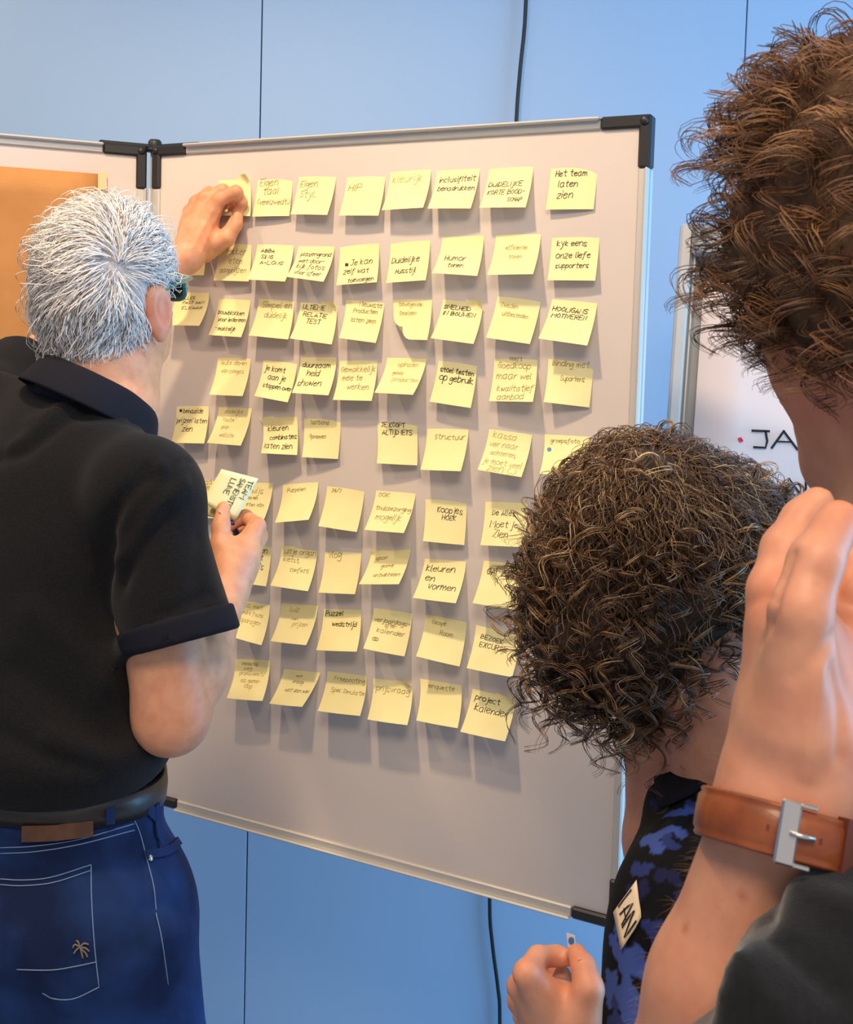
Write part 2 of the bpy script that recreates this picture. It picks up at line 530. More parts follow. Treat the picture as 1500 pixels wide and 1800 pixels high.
# ------------------------------------------------------------------ cable hanging down the wall
pts = [(926, -260), (925, 0), (915, 120), (908, 215), (896, 500), (880, 900), (866, 1300), (861, 1575), (866, 1660), (876, 1740), (879, 1800), (878, 2100)]
def on_cab(px, py):
    d = ray_dir(px, py); return CAM + d * ((WY - 0.012) / d[1])
cp = catmull([on_cab(*p) for p in pts], 4)
cp[:, 2] = np.clip(cp[:, 2], 0.01, 2.99)
b = MB(); b.tube(cp, 0.0042, 8)
tag(b.build('hanging_cable', M['cable'], None, True), 'thin black cable hanging down the blue wall behind the board', 'cable')
# ------------------------------------------------------------------ sticky notes: corners on the board (along, up) and the lift of the lower corners
NOTES=[
((0.1429, 1.1431, 0.2112, 1.1425, 0.2238, 1.0706, 0.0149, 0.1593, 1.0728, 0.0183), 2, [('fr', 0.07, 0.34, 0.2)], 'pinched by the raised hand'),
((0.2285, 1.1432, 0.2995, 1.1437, 0.2988, 1.0697, 0.0085, 0.2261, 1.0698, 0.0128), 1, [('Eigen', 0.08, 0.29, 0.6), ('taal', 0.2, 0.48, 0.65), ('(veelzwedt.)', 0.08, 0.72, 0.98)], ''),
((0.3117, 1.1424, 0.3847, 1.1388, 0.3825, 1.068, 0.023, 0.3098, 1.0711, 0.0213), 1, [('Eigen', 0.08, 0.34, 0.55), ('StyL', 0.12, 0.58, 0.58)], ''),
((0.4051, 1.1375, 0.4771, 1.1366, 0.4766, 1.065, 0.0203, 0.4049, 1.0667, 0.0232), 1, [('HiP', 0.08, 0.42, 0.45)], ''),
((0.4861, 1.1409, 0.5589, 1.1423, 0.5616, 1.0744, 0.0304, 0.4876, 1.0724, 0.0293), 0, [('kleurijk', 0.08, 0.34, 0.82)], ''),
((0.5688, 1.139, 0.6432, 1.1408, 0.6413, 1.0715, 0.0273, 0.5711, 1.0725, 0.0336), 2, [('inclusifiteit', 0.1, 0.36, 0.95), ('benadrukken', 0.1, 0.56, 0.96)], ''),
((0.6582, 1.1382, 0.7313, 1.1403, 0.731, 1.0709, 0.027, 0.6586, 1.0716, 0.0333), 2, [('DuiDELijKE', 0.06, 0.5, 0.82), ('KORTE BOOD-', 0.08, 0.69, 0.9), ('SCHAP', 0.56, 0.86, 0.88)], ''),
((0.7592, 1.1422, 0.8326, 1.1424, 0.829, 1.0681, 0.0047, 0.7573, 1.0686, 0.0118), 2, [('Het team', 0.12, 0.33, 0.8), ('laten', 0.2, 0.54, 0.62), ('zien', 0.2, 0.77, 0.55)], ''),
((0.0622, 1.0416, 0.1177, 1.0408, 0.1307, 0.9701, 0.0196, 0.0712, 0.97, 0.0188), 1, [], 'half hidden behind the white-haired head'),
((0.15, 1.0337, 0.2167, 1.0329, 0.2228, 0.9601, 0.0146, 0.1505, 0.9614, 0.018), 1, [('lekker', 0.25, 0.36, 0.85), ('eten', 0.35, 0.58, 0.75), ('aanprijzen', 0.12, 0.8, 0.9)], ''),
((0.2288, 1.0281, 0.3033, 1.0259, 0.3095, 0.9594, 0.033, 0.2334, 0.9624, 0.0348), 3, [('ABBA', 0.14, 0.27, 0.52), ('SING', 0.16, 0.43, 0.5), ('A-LONG', 0.18, 0.58, 0.8)], ''),
((0.3124, 1.0228, 0.384, 1.0225, 0.3879, 0.959, 0.0387, 0.3178, 0.9667, 0.042), 2, [('plasengrond', 0.12, 0.34, 0.95), ('met door-', 0.12, 0.54, 0.82), ("kijk foto's", 0.12, 0.7, 0.9), ('voor sfeer', 0.14, 0.88, 0.86)], ''),
((0.3936, 1.0244, 0.467, 1.0304, 0.4771, 0.9596, 0.0208, 0.4029, 0.9542, 0.0231), 2, [('Je kan', 0.3, 0.56, 0.85), ('zelf wat', 0.14, 0.75, 0.78), ('toevoegen', 0.28, 0.96, 0.92)], ''),
((0.4888, 1.0289, 0.5603, 1.0342, 0.565, 0.963, 0.0215, 0.4955, 0.9584, 0.0232), 2, [('Duidelijke', 0.07, 0.56, 0.78), ('Huisstijl', 0.2, 0.8, 0.72)], ''),
((0.5819, 1.0339, 0.6528, 1.0378, 0.6568, 0.9694, 0.0294, 0.5859, 0.973, 0.042), 2, [('Humor', 0.16, 0.66, 0.66), ('tonen', 0.28, 0.82, 0.64)], ''),
((0.6734, 1.0374, 0.7465, 1.038, 0.7493, 0.9719, 0.0343, 0.6751, 0.9707, 0.033), 0, [('efficientie', 0.26, 0.4, 0.74), ('tonen', 0.36, 0.62, 0.66)], ''),
((0.7641, 1.036, 0.8384, 1.0367, 0.8389, 0.9637, 0.0147, 0.7662, 0.9639, 0.0186), 2, [('kyk eens', 0.12, 0.28, 0.76), ('onze liefe', 0.12, 0.54, 0.85), ('supporters', 0.13, 0.74, 0.84)], ''),
((0.0544, 0.9435, 0.128, 0.944, 0.1391, 0.8824, 0.0403, 0.0627, 0.882, 0.0413), 2, [('ALLES', 0.22, 0.25, 0.6), ('PAST AAN', 0.26, 0.38, 0.88), ('ELKAAR', 0.27, 0.54, 0.88)], ''),
((0.1493, 0.935, 0.2172, 0.9343, 0.2183, 0.865, 0.0273, 0.1518, 0.8671, 0.0307), 2, [('Bouwblokken', 0.06, 0.46, 0.88), ('voor iedereen', 0.12, 0.64, 0.98), ('- makkelijk', 0.12, 0.86, 0.76)], ''),
((0.2346, 0.9363, 0.3064, 0.934, 0.3121, 0.8637, 0.0242, 0.2366, 0.8685, 0.0308), 1, [('Simpel en', 0.12, 0.28, 0.96), ('duidelijk', 0.24, 0.52, 0.86)], ''),
((0.3198, 0.9303, 0.3915, 0.9274, 0.3985, 0.8579, 0.026, 0.3237, 0.8657, 0.0369), 3, [('ULTiEME', 0.08, 0.22, 0.68), ('RELATiE', 0.12, 0.4, 0.76), ('TEST', 0.24, 0.57, 0.62)], ''),
((0.4082, 0.9363, 0.4818, 0.9339, 0.4785, 0.8627, 0.0218, 0.4152, 0.869, 0.0311), 1, [('Nieuwste', 0.36, 0.2, 0.96), ('Producten', 0.22, 0.36, 0.86), ('laten zien', 0.2, 0.58, 0.86)], ''),
((0.4955, 0.9397, 0.5661, 0.9392, 0.5734, 0.87, 0.0268, 0.5075, 0.8695, 0.0218), 0, [('bewegende', 0.16, 0.24, 0.76), ('beelden', 0.18, 0.44, 0.62)], 'with a curled lower corner'),
((0.5863, 0.9381, 0.6556, 0.9327, 0.6558, 0.8662, 0.0336, 0.5843, 0.8732, 0.0365), 3, [('SNELHEID', 0.06, 0.27, 0.72), ('iN BOUWEN', 0.08, 0.42, 0.86)], ''),
((0.68, 0.9464, 0.7506, 0.9386, 0.7445, 0.8688, 0.0254, 0.6723, 0.8764, 0.0244), 0, [('Zweden', 0.12, 0.3, 0.52), ('uitbesteden', 0.2, 0.48, 0.8)], ''),
((0.7684, 0.94, 0.839, 0.936, 0.8365, 0.8692, 0.0328, 0.7634, 0.8775, 0.0403), 3, [('HOOLiGANS', 0.06, 0.32, 0.84), ('MOTiVEREN', 0.08, 0.48, 0.84)], ''),
((0.1491, 0.8323, 0.2196, 0.8339, 0.2235, 0.7648, 0.0276, 0.1541, 0.7639, 0.0292), 0, [('leuke dieren', 0.12, 0.24, 0.9), ("van collega's", 0.16, 0.44, 0.86)], ''),
((0.2454, 0.831, 0.3156, 0.8284, 0.3155, 0.759, 0.0271, 0.2548, 0.7672, 0.0374), 3, [('je komt', 0.08, 0.32, 0.7), ('aan je', 0.22, 0.54, 0.76), ('stappen over', 0.14, 0.74, 1.0)], ''),
((0.3214, 0.8373, 0.3927, 0.841, 0.3993, 0.7751, 0.0341, 0.3325, 0.7762, 0.041), 3, [('duurzaam', 0.08, 0.32, 0.86), ('heid', 0.24, 0.54, 0.6), ('showen', 0.06, 0.8, 0.72)], ''),
((0.3985, 0.8363, 0.4701, 0.8392, 0.4761, 0.7698, 0.0264, 0.4048, 0.7679, 0.0289), 1, [('Gemakkelijk', 0.06, 0.34, 0.98), ('mee te', 0.12, 0.54, 0.66), ('werken', 0.3, 0.74, 0.86)], ''),
((0.4885, 0.8425, 0.5602, 0.8432, 0.5589, 0.7843, 0.042, 0.4898, 0.7842, 0.042), 0, [('ophalen', 0.32, 0.28, 0.84), ('gehele', 0.24, 0.5, 0.52), ('producten', 0.3, 0.68, 0.96)], ''),
((0.5819, 0.8452, 0.6483, 0.8386, 0.6497, 0.7678, 0.0233, 0.5776, 0.7737, 0.0206), 3, [('stoel testen', 0.08, 0.32, 0.94), ('op gebruik', 0.1, 0.5, 0.96)], ''),
((0.6768, 0.8501, 0.7471, 0.8501, 0.7547, 0.783, 0.0315, 0.6808, 0.7801, 0.025), 1, [('heeft', 0.36, 0.1, 0.66), ('Goedkoop', 0.1, 0.28, 0.86), ('maar wel', 0.08, 0.52, 0.9), ('kwalitatief', 0.14, 0.78, 0.98), ('aanbod', 0.18, 0.96, 0.78)], ''),
((0.7649, 0.8531, 0.8374, 0.8532, 0.8343, 0.7779, 0.006, 0.7699, 0.7836, 0.0264), 1, [('Binding met', 0.1, 0.22, 0.92), ('Suporters', 0.3, 0.52, 0.84)], ''),
((0.0587, 0.7435, 0.1307, 0.7481, 0.1388, 0.6773, 0.0218, 0.0682, 0.674, 0.025), 2, [('behaalde', 0.22, 0.26, 0.84), ("'prijzen' laten", 0.02, 0.5, 0.98), ('zien', 0.26, 0.72, 0.58)], ''),
((0.1528, 0.7445, 0.224, 0.7471, 0.2254, 0.6804, 0.0331, 0.1582, 0.6812, 0.0389), 0, [('duidelijke', 0.2, 0.22, 0.76), ('"route"', 0.16, 0.42, 0.6), ('door', 0.22, 0.62, 0.46), ('website', 0.26, 0.82, 0.7)], ''),
((0.2437, 0.7277, 0.3154, 0.7408, 0.3324, 0.6713, 0.0209, 0.2723, 0.6717, 0.0399), 3, [('kleuren', 0.14, 0.4, 0.74), ('combinaties', 0.2, 0.63, 0.98), ('laten zien', 0.06, 0.86, 0.86)], ''),
((0.3303, 0.7391, 0.4039, 0.7433, 0.4052, 0.6691, 0.0092, 0.3421, 0.6686, 0.0208), 1, [('Saltband', 0.18, 0.24, 0.68), ('Opnemen', 0.16, 0.56, 0.62)], ''),
((0.4717, 0.7389, 0.5447, 0.7433, 0.5551, 0.6707, 0.0135, 0.4866, 0.6696, 0.0228), 3, [('JE KOOPT', 0.1, 0.18, 0.7), ('ALTijD iETS', 0.12, 0.35, 0.88)], ''),
((0.5642, 0.7335, 0.6367, 0.7368, 0.6408, 0.6702, 0.0332, 0.5709, 0.667, 0.033), 1, [('Structuur', 0.2, 0.3, 0.94)], ''),
((0.672, 0.739, 0.7435, 0.735, 0.7423, 0.6698, 0.0362, 0.6716, 0.6757, 0.0394), 0, [('kassa', 0.12, 0.24, 0.68), ('ver naar', 0.08, 0.44, 0.74), ('achteren,', 0.16, 0.62, 0.74), ('je moet veel', 0.06, 0.82, 0.94), ('zien (..)', 0.2, 0.98, 0.86)], ''),
((0.7628, 0.7362, 0.8333, 0.7372, 0.8437, 0.6794, 0.042, 0.7735, 0.6783, 0.042), 1, [('groepsfoto', 0.14, 0.24, 0.8)], 'with a blue dot sticker'),
((0.1052, 0.6163, 0.1478, 0.6185, 0.158, 0.5466, 0.0168, 0.1178, 0.5457, 0.0203), 0, [('stad', 0.12, 0.2, 0.8), ('oude', 0.14, 0.34, 0.7)], 'half hidden by the polo sleeve'),
((0.1991, 0.6149, 0.2707, 0.6205, 0.2779, 0.5564, 0.0373, 0.2128, 0.5581, 0.042), 1, [('wijs', 0.4, 0.34, 0.76), ('van een', 0.3, 0.5, 0.62), ('eten van', 0.34, 0.68, 0.86)], 'behind the held note'),
((0.2906, 0.6189, 0.3619, 0.6295, 0.3715, 0.569, 0.042, 0.3029, 0.5567, 0.0392), 1, [('Puzzelen', 0.14, 0.26, 0.66)], ''),
((0.3801, 0.6266, 0.4524, 0.6254, 0.4516, 0.5541, 0.0215, 0.3815, 0.5575, 0.0279), 1, [('24/7', 0.14, 0.2, 0.4)], ''),
((0.474, 0.6254, 0.5468, 0.6266, 0.5491, 0.5657, 0.042, 0.477, 0.5633, 0.0411), 1, [('OOK', 0.08, 0.2, 0.36), ('thuisbezorging', 0.08, 0.52, 0.98), ('mogelijk', 0.16, 0.74, 0.82)], ''),
((0.5639, 0.623, 0.6371, 0.6264, 0.6414, 0.5524, 0.0135, 0.5734, 0.5527, 0.0226), 2, [('Koopjes', 0.3, 0.36, 0.92), ('HOEK', 0.42, 0.52, 0.76)], ''),
((0.669, 0.6275, 0.7395, 0.6296, 0.7485, 0.565, 0.0361, 0.6747, 0.5582, 0.0267), 2, [('De Alles', 0.18, 0.36, 0.74), ('Moet je', 0.16, 0.62, 0.8), ('Zien', 0.26, 0.82, 0.62)], ''),
((0.2069, 0.5078, 0.2704, 0.5131, 0.2729, 0.4407, 0.0186, 0.2211, 0.4466, 0.04), 3, [('doen', 0.36, 0.27, 0.88), ('met', 0.4, 0.42, 0.76), ("giga's", 0.34, 0.64, 0.82)], 'behind the lower fist'),
((0.2918, 0.5108, 0.363, 0.5136, 0.3687, 0.4482, 0.0354, 0.2978, 0.45, 0.042), 1, [('uitje organ', 0.1, 0.2, 0.98), ('kletst,', 0.1, 0.4, 0.56), ('confetti', 0.36, 0.62, 0.86)], ''),
((0.3779, 0.5153, 0.4491, 0.5223, 0.4528, 0.4521, 0.0248, 0.3853, 0.4468, 0.0285), 1, [('Vlog', 0.1, 0.22, 0.48)], ''),
((0.468, 0.5211, 0.5406, 0.535, 0.5428, 0.4834, 0.042, 0.4699, 0.4741, 0.042), 1, [('spar', 0.16, 0.3, 0.46), ('game', 0.36, 0.54, 0.68), ('ontwikkelen', 0.26, 0.8, 0.92)], ''),
((0.5667, 0.5233, 0.6395, 0.5273, 0.6431, 0.4664, 0.042, 0.5683, 0.4651, 0.042), 3, [('kleuren', 0.08, 0.36, 0.78), ('en', 0.12, 0.58, 0.36), ('vormen', 0.24, 0.76, 0.9)], ''),
((0.6698, 0.5328, 0.7364, 0.5336, 0.7425, 0.4682, 0.0352, 0.6706, 0.4702, 0.0403), 3, [('GAMES', 0.12, 0.36, 0.72)], ''),
((0.1967, 0.4074, 0.2689, 0.4085, 0.276, 0.3423, 0.0333, 0.2117, 0.3517, 0.042), 0, [('quiz met', 0.18, 0.22, 0.8), ('leuke foute', 0.2, 0.4, 0.84), ('opdragen', 0.2, 0.6, 0.82)], ''),
((0.2933, 0.4139, 0.3671, 0.4197, 0.3716, 0.3592, 0.042, 0.3007, 0.3554, 0.042), 0, [('Quiz', 0.24, 0.26, 0.52), ('met', 0.36, 0.46, 0.54), ('prijzen', 0.42, 0.6, 0.84)], ''),
((0.378, 0.416, 0.45, 0.4248, 0.4653, 0.3615, 0.0361, 0.3883, 0.3522, 0.037), 3, [('Puzzel', 0.06, 0.22, 0.54), ('wedstrijd', 0.26, 0.46, 0.9)], ''),
((0.4749, 0.4306, 0.5472, 0.4342, 0.5467, 0.3633, 0.0239, 0.4807, 0.3705, 0.042), 1, [('verjaardags-', 0.06, 0.36, 0.98), ('aftel-', 0.36, 0.46, 0.66), ('kalender', 0.18, 0.6, 0.9)], ''),
((0.5706, 0.4332, 0.6438, 0.4331, 0.6462, 0.3641, 0.028, 0.5768, 0.373, 0.042), 1, [('Escape', 0.18, 0.24, 0.52), ('Room', 0.4, 0.46, 0.72)], ''),
((0.6595, 0.4291, 0.734, 0.4217, 0.7405, 0.3667, 0.042, 0.6647, 0.3683, 0.042), 3, [('BEZOEK', 0.14, 0.34, 0.66), ('EXCURSiE', 0.14, 0.52, 0.78)], ''),
((0.1981, 0.3012, 0.2704, 0.3105, 0.2841, 0.2484, 0.039, 0.2113, 0.2416, 0.042), 0, [('vriendschap', 0.18, 0.2, 0.68), ('weg', 0.26, 0.32, 0.5), ('promoveert/', 0.16, 0.45, 0.9), ('als game-', 0.24, 0.62, 0.8), ('loop', 0.38, 0.74, 0.62)], ''),
((0.301, 0.2993, 0.3755, 0.3052, 0.3663, 0.2539, 0.042, 0.3004, 0.2478, 0.042), 1, [('wat', 0.38, 0.24, 0.56), ('vraag', 0.34, 0.42, 0.66), ('wat dan wel', 0.24, 0.66, 0.94)], ''),
((0.388, 0.3103, 0.4635, 0.3145, 0.478, 0.2589, 0.042, 0.3969, 0.2526, 0.042), 1, [('Freebooting', 0.2, 0.26, 0.98), ('Spel Simulatie', 0.16, 0.54, 1.0)], ''),
((0.4768, 0.3131, 0.5496, 0.3167, 0.5646, 0.2598, 0.042, 0.4916, 0.2557, 0.042), 1, [('prijsvraag', 0.08, 0.34, 0.94)], ''),
((0.5634, 0.3269, 0.6371, 0.3283, 0.6525, 0.2715, 0.042, 0.5804, 0.2704, 0.042), 1, [('enquette', 0.2, 0.24, 0.84)], ''),
((0.6574, 0.3266, 0.7311, 0.3218, 0.7324, 0.2661, 0.042, 0.6573, 0.2669, 0.042), 3, [('project', 0.1, 0.28, 0.68), ('kalender', 0.14, 0.52, 0.9)], ''),
]
def note_surface(cs, curl, org=bp):
    (a, b_, c, d, e, f, h1, g, i, h0) = cs       # TL, TR, BR + lift, BL + lift
    TL, TR, BR, BL = np.array([a, b_]), np.array([c, d]), np.array([e, f]), np.array([g, i])
    def S(s, t):
        """s across, t down, 0..1"""
        top = TL * (1 - s) + TR * s; bot = BL * (1 - s) + BR * s
        k = t * (1 + 0.12 * (1 - t))
        p = top * (1 - t) + bot * t
        h = (h0 * (1 - s) + h1 * s) * (0.25 * t + 0.75 * t ** 1.9)
        h += 0.0014 * math.sin(3.1 * s) * t + 0.0012
        kind, amt = curl
        if kind == 'bl':
            w = max(0.0, t - s - 0.42); h += amt * w * w * 0.2; p = p + np.array([0.03, 0.02]) * w * w * 3
        elif kind == 'tr':
            w = max(0.0, s - t * 2.0 - 0.45); h += amt * w * w
        elif kind == 'tl':
            w = max(0.0, 0.5 - s - t * 2.0); h += amt * w * w
        return org(p[0], p[1], h)
    return S

def make_note(idx, cs, ink, lines, where):
    rs = random.Random(idx * 13 + 5)
    curl = ('', 0)
    if idx in (0, 20, 64, 66, 22 + 1): curl = ('tr', 0.05)
    elif idx in (36, 50, 52): curl = ('tl', 0.03)
    elif idx == 22: curl = ('bl', 0.3)
    S = note_surface(cs, curl)
    nu, nv = 8, 10
    V = [S(i / nu, j / nv) for j in range(nv + 1) for i in range(nu + 1)]
    Fc = [(j * (nu + 1) + i, (j + 1) * (nu + 1) + i, (j + 1) * (nu + 1) + i + 1, j * (nu + 1) + i + 1) for j in range(nv) for i in range(nu)]
    o = mesh_obj('sticky_note', V, Fc, M['note'], None, True)
    if lines or idx == 41:
        b = MB()
        vs = [l[2] for l in lines]; gap = min([b2 - a2 for a2, b2 in zip(vs, vs[1:])] + [0.25])
        for (txt, u0, v, u1) in lines:
            strokes, w = lettering(txt, rs=rs)
            sc = (u1 - u0) / (w + 1.0)
            hs = min(max(sc * 1.25, 0.0155), 0.029) if len(txt) > 3 else min(sc, 0.036)
            hs = min(hs, gap * (0.62 if sum(c.isupper() for c in txt) > len(txt) / 2 else 0.95) / 6)
            dr = rs.uniform(-0.02, 0.02)
            for st in strokes:
                pts = []
                for x, y in st:
                    s = min(max(u0 + x * sc, 0.02), 0.98); t = min(max(v - y * hs + dr * x * sc, 0.02), 0.985)
                    pts.append(S(s, t) + UN * 0.0006)
                b.ribbon(pts, UN, (0.00075, 0.0008, 0.0009, 0.0011)[ink] * rs.uniform(.9, 1.1))
        if idx == 59 - 1:                            # two little interlocked rings
            for cx in (0.17, 0.21, 0.25):
                b.ribbon([S(cx + 0.04 * math.cos(a), 0.76 + 0.035 * math.sin(a)) + UN * 0.0006 for a in np.linspace(0, 6.5, 14)], UN, 0.0009)
        if idx in (12, 34):                          # scribbled blot beside the first word
            cx, cy = (0.2, 0.53) if idx == 12 else (0.14, 0.2)
            b.ribbon([S(cx + 0.035 * math.cos(a * 2.3), cy + 0.03 * math.sin(a * 3.1)) + UN * 0.0006 for a in np.linspace(0, 6.5, 40)], UN, 0.0012)
        if b.v: b.build('handwriting', M['ink%d' % ink], o)
        if idx == 41:
            b = MB(); b.add([S(0.12 + 0.05 * math.cos(a), 0.42 + 0.05 * math.sin(a)) + UN * 0.0008 for a in np.linspace(0, 2 * math.pi, 17)[:-1]], [tuple(range(16))])
            b.build('dot_sticker', M['blue_dot'], o)
    txt = ' '.join(l[0] for l in lines)
    if lines:
        words = txt.split()[:7]
        lab = 'yellow sticky note reading "%s"' % ' '.join(words)
        if where: lab += ' ' + where
        elif ink < 1: lab += ' in faint pencil'
        elif ink == 3: lab += ' in black marker'
    else:
        lab = 'yellow sticky note ' + where
    tag(o, lab, 'sticky note', 'yellow sticky notes on the board')
    return o

for _i, (cs, ink, lines, where) in enumerate(NOTES):
    make_note(_i, cs, ink, lines, where)
# ------------------------------------------------------------------ organic shapes: smooth union of tapered limbs, meshed with surface nets
def v3(*a): return np.array(a, np.float64)
def unit(a):
    a = np.asarray(a, float); return a / np.linalg.norm(a)

def cone(a, b, ra, rb, k=0.01, flat=None, op='add'):
    """tapered limb; flat = (axis, ratio) squeezes its section along axis"""
    return dict(t='cone', a=np.asarray(a, float), b=np.asarray(b, float), ra=ra, rb=rb, k=k, flat=flat, op=op)
def chain(pts, rad, k=0.01, flat=None, op='add'):
    return [cone(pts[i], pts[i + 1], rad[i], rad[i + 1], k, flat, op) for i in range(len(pts) - 1)]
def ell(c, r, axes=None, k=0.01, op='add'):
    """ellipsoid: centre, three radii, rows of axes"""
    return dict(t='ell', c=np.asarray(c, float), r=np.asarray(r, float), ax=np.eye(3) if axes is None else np.array(axes, float), k=k, op=op)
def plane(p, n, k=0.004, op='cut'):
    """keeps the side n points away from"""
    return dict(t='plane', p=np.asarray(p, float), n=unit(n), k=k, op=op)

def scaled(prims, c, k):
    """the same shapes, k times as large about c"""
    out = []
    for q in prims:
        q = dict(q)
        for n in ('a', 'b', 'c', 'p'):
            if n in q: q[n] = c + (q[n] - c) * k
        for n in ('ra', 'rb', 'r'):
            if n in q: q[n] = q[n] * k
        out.append(q)
    return out

def prim_d(q, X):
    if q['t'] == 'cone':
        a = q['a']; ba = q['b'] - a; pa = X - a
        if q['flat'] is not None:
            ax, ra = q['flat']; ax = unit(ax)
            pa = pa + (pa @ ax)[:, None] * ax * (1 / ra - 1)
            ba = ba + (ba @ ax) * ax * (1 / ra - 1)
        t = np.clip((pa @ ba) / max(ba @ ba, 1e-12), 0, 1)
        d = np.linalg.norm(pa - t[:, None] * ba, axis=1) - (q['ra'] + (q['rb'] - q['ra']) * t)
        if q['flat'] is not None: d = d * min(q['flat'][1], 1)
        return d
    if q['t'] == 'ell':
        y = (X - q['c']) @ q['ax'].T
        k0 = np.linalg.norm(y / q['r'], axis=1); k1 = np.linalg.norm(y / q['r'] ** 2, axis=1)
        return np.where(k1 > 1e-9, k0 * (k0 - 1) / np.maximum(k1, 1e-9), -q['r'].min())
    return (X - q['p']) @ q['n']

def smin(a, b, k):
    h = np.clip(0.5 + 0.5 * (b - a) / k, 0, 1)
    return b + (a - b) * h - k * h * (1 - h)

def sdf_eval(prims, X):
    d = np.full(len(X), 10.0)
    for q in prims:
        e = prim_d(q, X); k = max(q['k'], 1e-6)
        if q['op'] == 'add': d = smin(d, e, k)
        elif q['op'] == 'sub': d = -smin(-d, e, k)
        else: d = -smin(-d, -e, k)                # cut: intersection
    return d

def bounds(prims):
    lo = np.full(3, 1e9); hi = -lo
    for q in prims:
        if q['op'] != 'add': continue
        if q['t'] == 'cone':
            for p, r in ((q['a'], q['ra']), (q['b'], q['rb'])):
                r = r * max(1, (q['flat'][1] if q['flat'] else 1))
                lo = np.minimum(lo, p - r); hi = np.maximum(hi, p + r)
        elif q['t'] == 'ell':
            r = q['r'].max(); lo = np.minimum(lo, q['c'] - r); hi = np.maximum(hi, q['c'] + r)
    return lo - 0.02, hi + 0.02

def sdf_arrays(prims, vox, disp=None, inside=None):
    N = 16
    lo, hi = bounds(prims)
    if inside is not None:
        lo = np.maximum(lo, inside[0]); hi = np.minimum(hi, inside[1])
    bs = N * vox
    nb = np.maximum(np.ceil((hi - lo) / bs).astype(int), 1)
    g = np.stack(np.meshgrid(*[np.arange(n) for n in nb], indexing='ij'), -1).reshape(-1, 3)
    ctr = lo + (g + 0.5) * bs
    dc = sdf_eval(prims, ctr)
    hd = bs * 0.87
    act = np.where(np.abs(dc) < hd * 1.5 + 0.01)[0]
    off = np.stack(np.meshgrid(*[np.arange(N + 1)] * 3, indexing='ij'), -1).reshape(-1, 3)
    keys = []; pos = []; quads = []
    corner = [(0, 0, 0), (1, 0, 0), (0, 1, 0), (1, 1, 0), (0, 0, 1), (1, 0, 1), (0, 1, 1), (1, 1, 1)]
    edges = [(0, 1), (2, 3), (4, 5), (6, 7), (0, 2), (1, 3), (4, 6), (5, 7), (0, 4), (1, 5), (2, 6), (3, 7)]
    E3 = []
    cull = [q for q in prims]
    for bi in act:
        c = ctr[bi]
        # only the shapes that matter here
        use = []
        for q in cull:
            e = prim_d(q, c[None])[0]
            if q['op'] == 'add':
                if q['t'] == 'ell':
                    if e < hd * 3 + 0.03: use.append(q)
                elif e * (1 / min(q['flat'][1], 1) if q['flat'] else 1) < hd * 2.2 + 0.04: use.append(q)
            elif q['op'] == 'sub':
                if e < hd * 2.2 + 0.03: use.append(q)
            else: use.append(q)
        if not any(q['op'] == 'add' for q in use): continue
        X = lo + (g[bi] * N + off) * vox
        D = sdf_eval(use, X)
        if disp is not None: D = D + disp(X)
        D = D.reshape(N + 1, N + 1, N + 1)
        if D.min() > 0 or D.max() < 0: continue
        C8 = np.stack([D[i:i + N, j:j + N, k:k + N] for i, j, k in corner], -1)
        s = C8 < 0
        m = s.any(-1) & ~s.all(-1)
        ijk = np.argwhere(m)
        if len(ijk) == 0: continue
        cv = C8[m]; ss = s[m]
        acc = np.zeros((len(ijk), 3)); cnt = np.zeros(len(ijk))
        for a, b_ in edges:
            cr = ss[:, a] != ss[:, b_]
            t = np.where(cr, cv[:, a] / np.where(np.abs(cv[:, a] - cv[:, b_]) < 1e-12, 1, cv[:, a] - cv[:, b_]), 0)
            ca, cb = np.array(corner[a], float), np.array(corner[b_], float)
            acc += np.where(cr[:, None], ca + (cb - ca) * t[:, None], 0); cnt += cr
        G = ijk + g[bi] * N
        keys.append(G); pos.append(lo + (G + acc / cnt[:, None]) * vox)
        for d, (a, b_) in enumerate(((0, 1), (0, 2), (0, 4))):
            cr = ss[:, a] != ss[:, b_]
            if cr.any(): E3.append(np.concatenate([G[cr], np.full((cr.sum(), 1), d), ss[cr][:, a:a + 1].astype(int)], 1))
    K = np.concatenate(keys); V = np.concatenate(pos); E = np.concatenate(E3)
    M1 = 1 << 20
    code = (K[:, 0] * M1 + K[:, 1]) * M1 + K[:, 2]
    od = np.argsort(code); cs = code[od]
    def find(Gq):
        q = (Gq[:, 0] * M1 + Gq[:, 1]) * M1 + Gq[:, 2]
        i = np.clip(np.searchsorted(cs, q), 0, len(cs) - 1)
        return np.where(cs[i] == q, od[i], -1)
    Q = []
    for d in range(3):
        e = E[E[:, 3] == d]
        if len(e) == 0: continue
        u, w = (d + 1) % 3, (d + 2) % 3
        du = np.zeros(3, int); du[u] = 1; dw = np.zeros(3, int); dw[w] = 1
        i0 = find(e[:, :3]); i1 = find(e[:, :3] - du); i2 = find(e[:, :3] - du - dw); i3 = find(e[:, :3] - dw)
        q = np.stack([i0, i1, i2, i3], 1)
        ok = (q >= 0).all(1); q = q[ok]; inn = e[ok][:, 4]
        q = np.where(inn[:, None] == 1, q, q[:, ::-1])
        Q.append(q)
    return V, np.concatenate(Q)

def vnormals(V, Q):
    a = V[Q[:, 2]] - V[Q[:, 0]]; b = V[Q[:, 3]] - V[Q[:, 1]]
    fn = np.cross(a, b); n = np.zeros_like(V)
    for i in range(4): np.add.at(n, Q[:, i], fn)
    return n / np.maximum(np.linalg.norm(n, axis=1, keepdims=True), 1e-12)

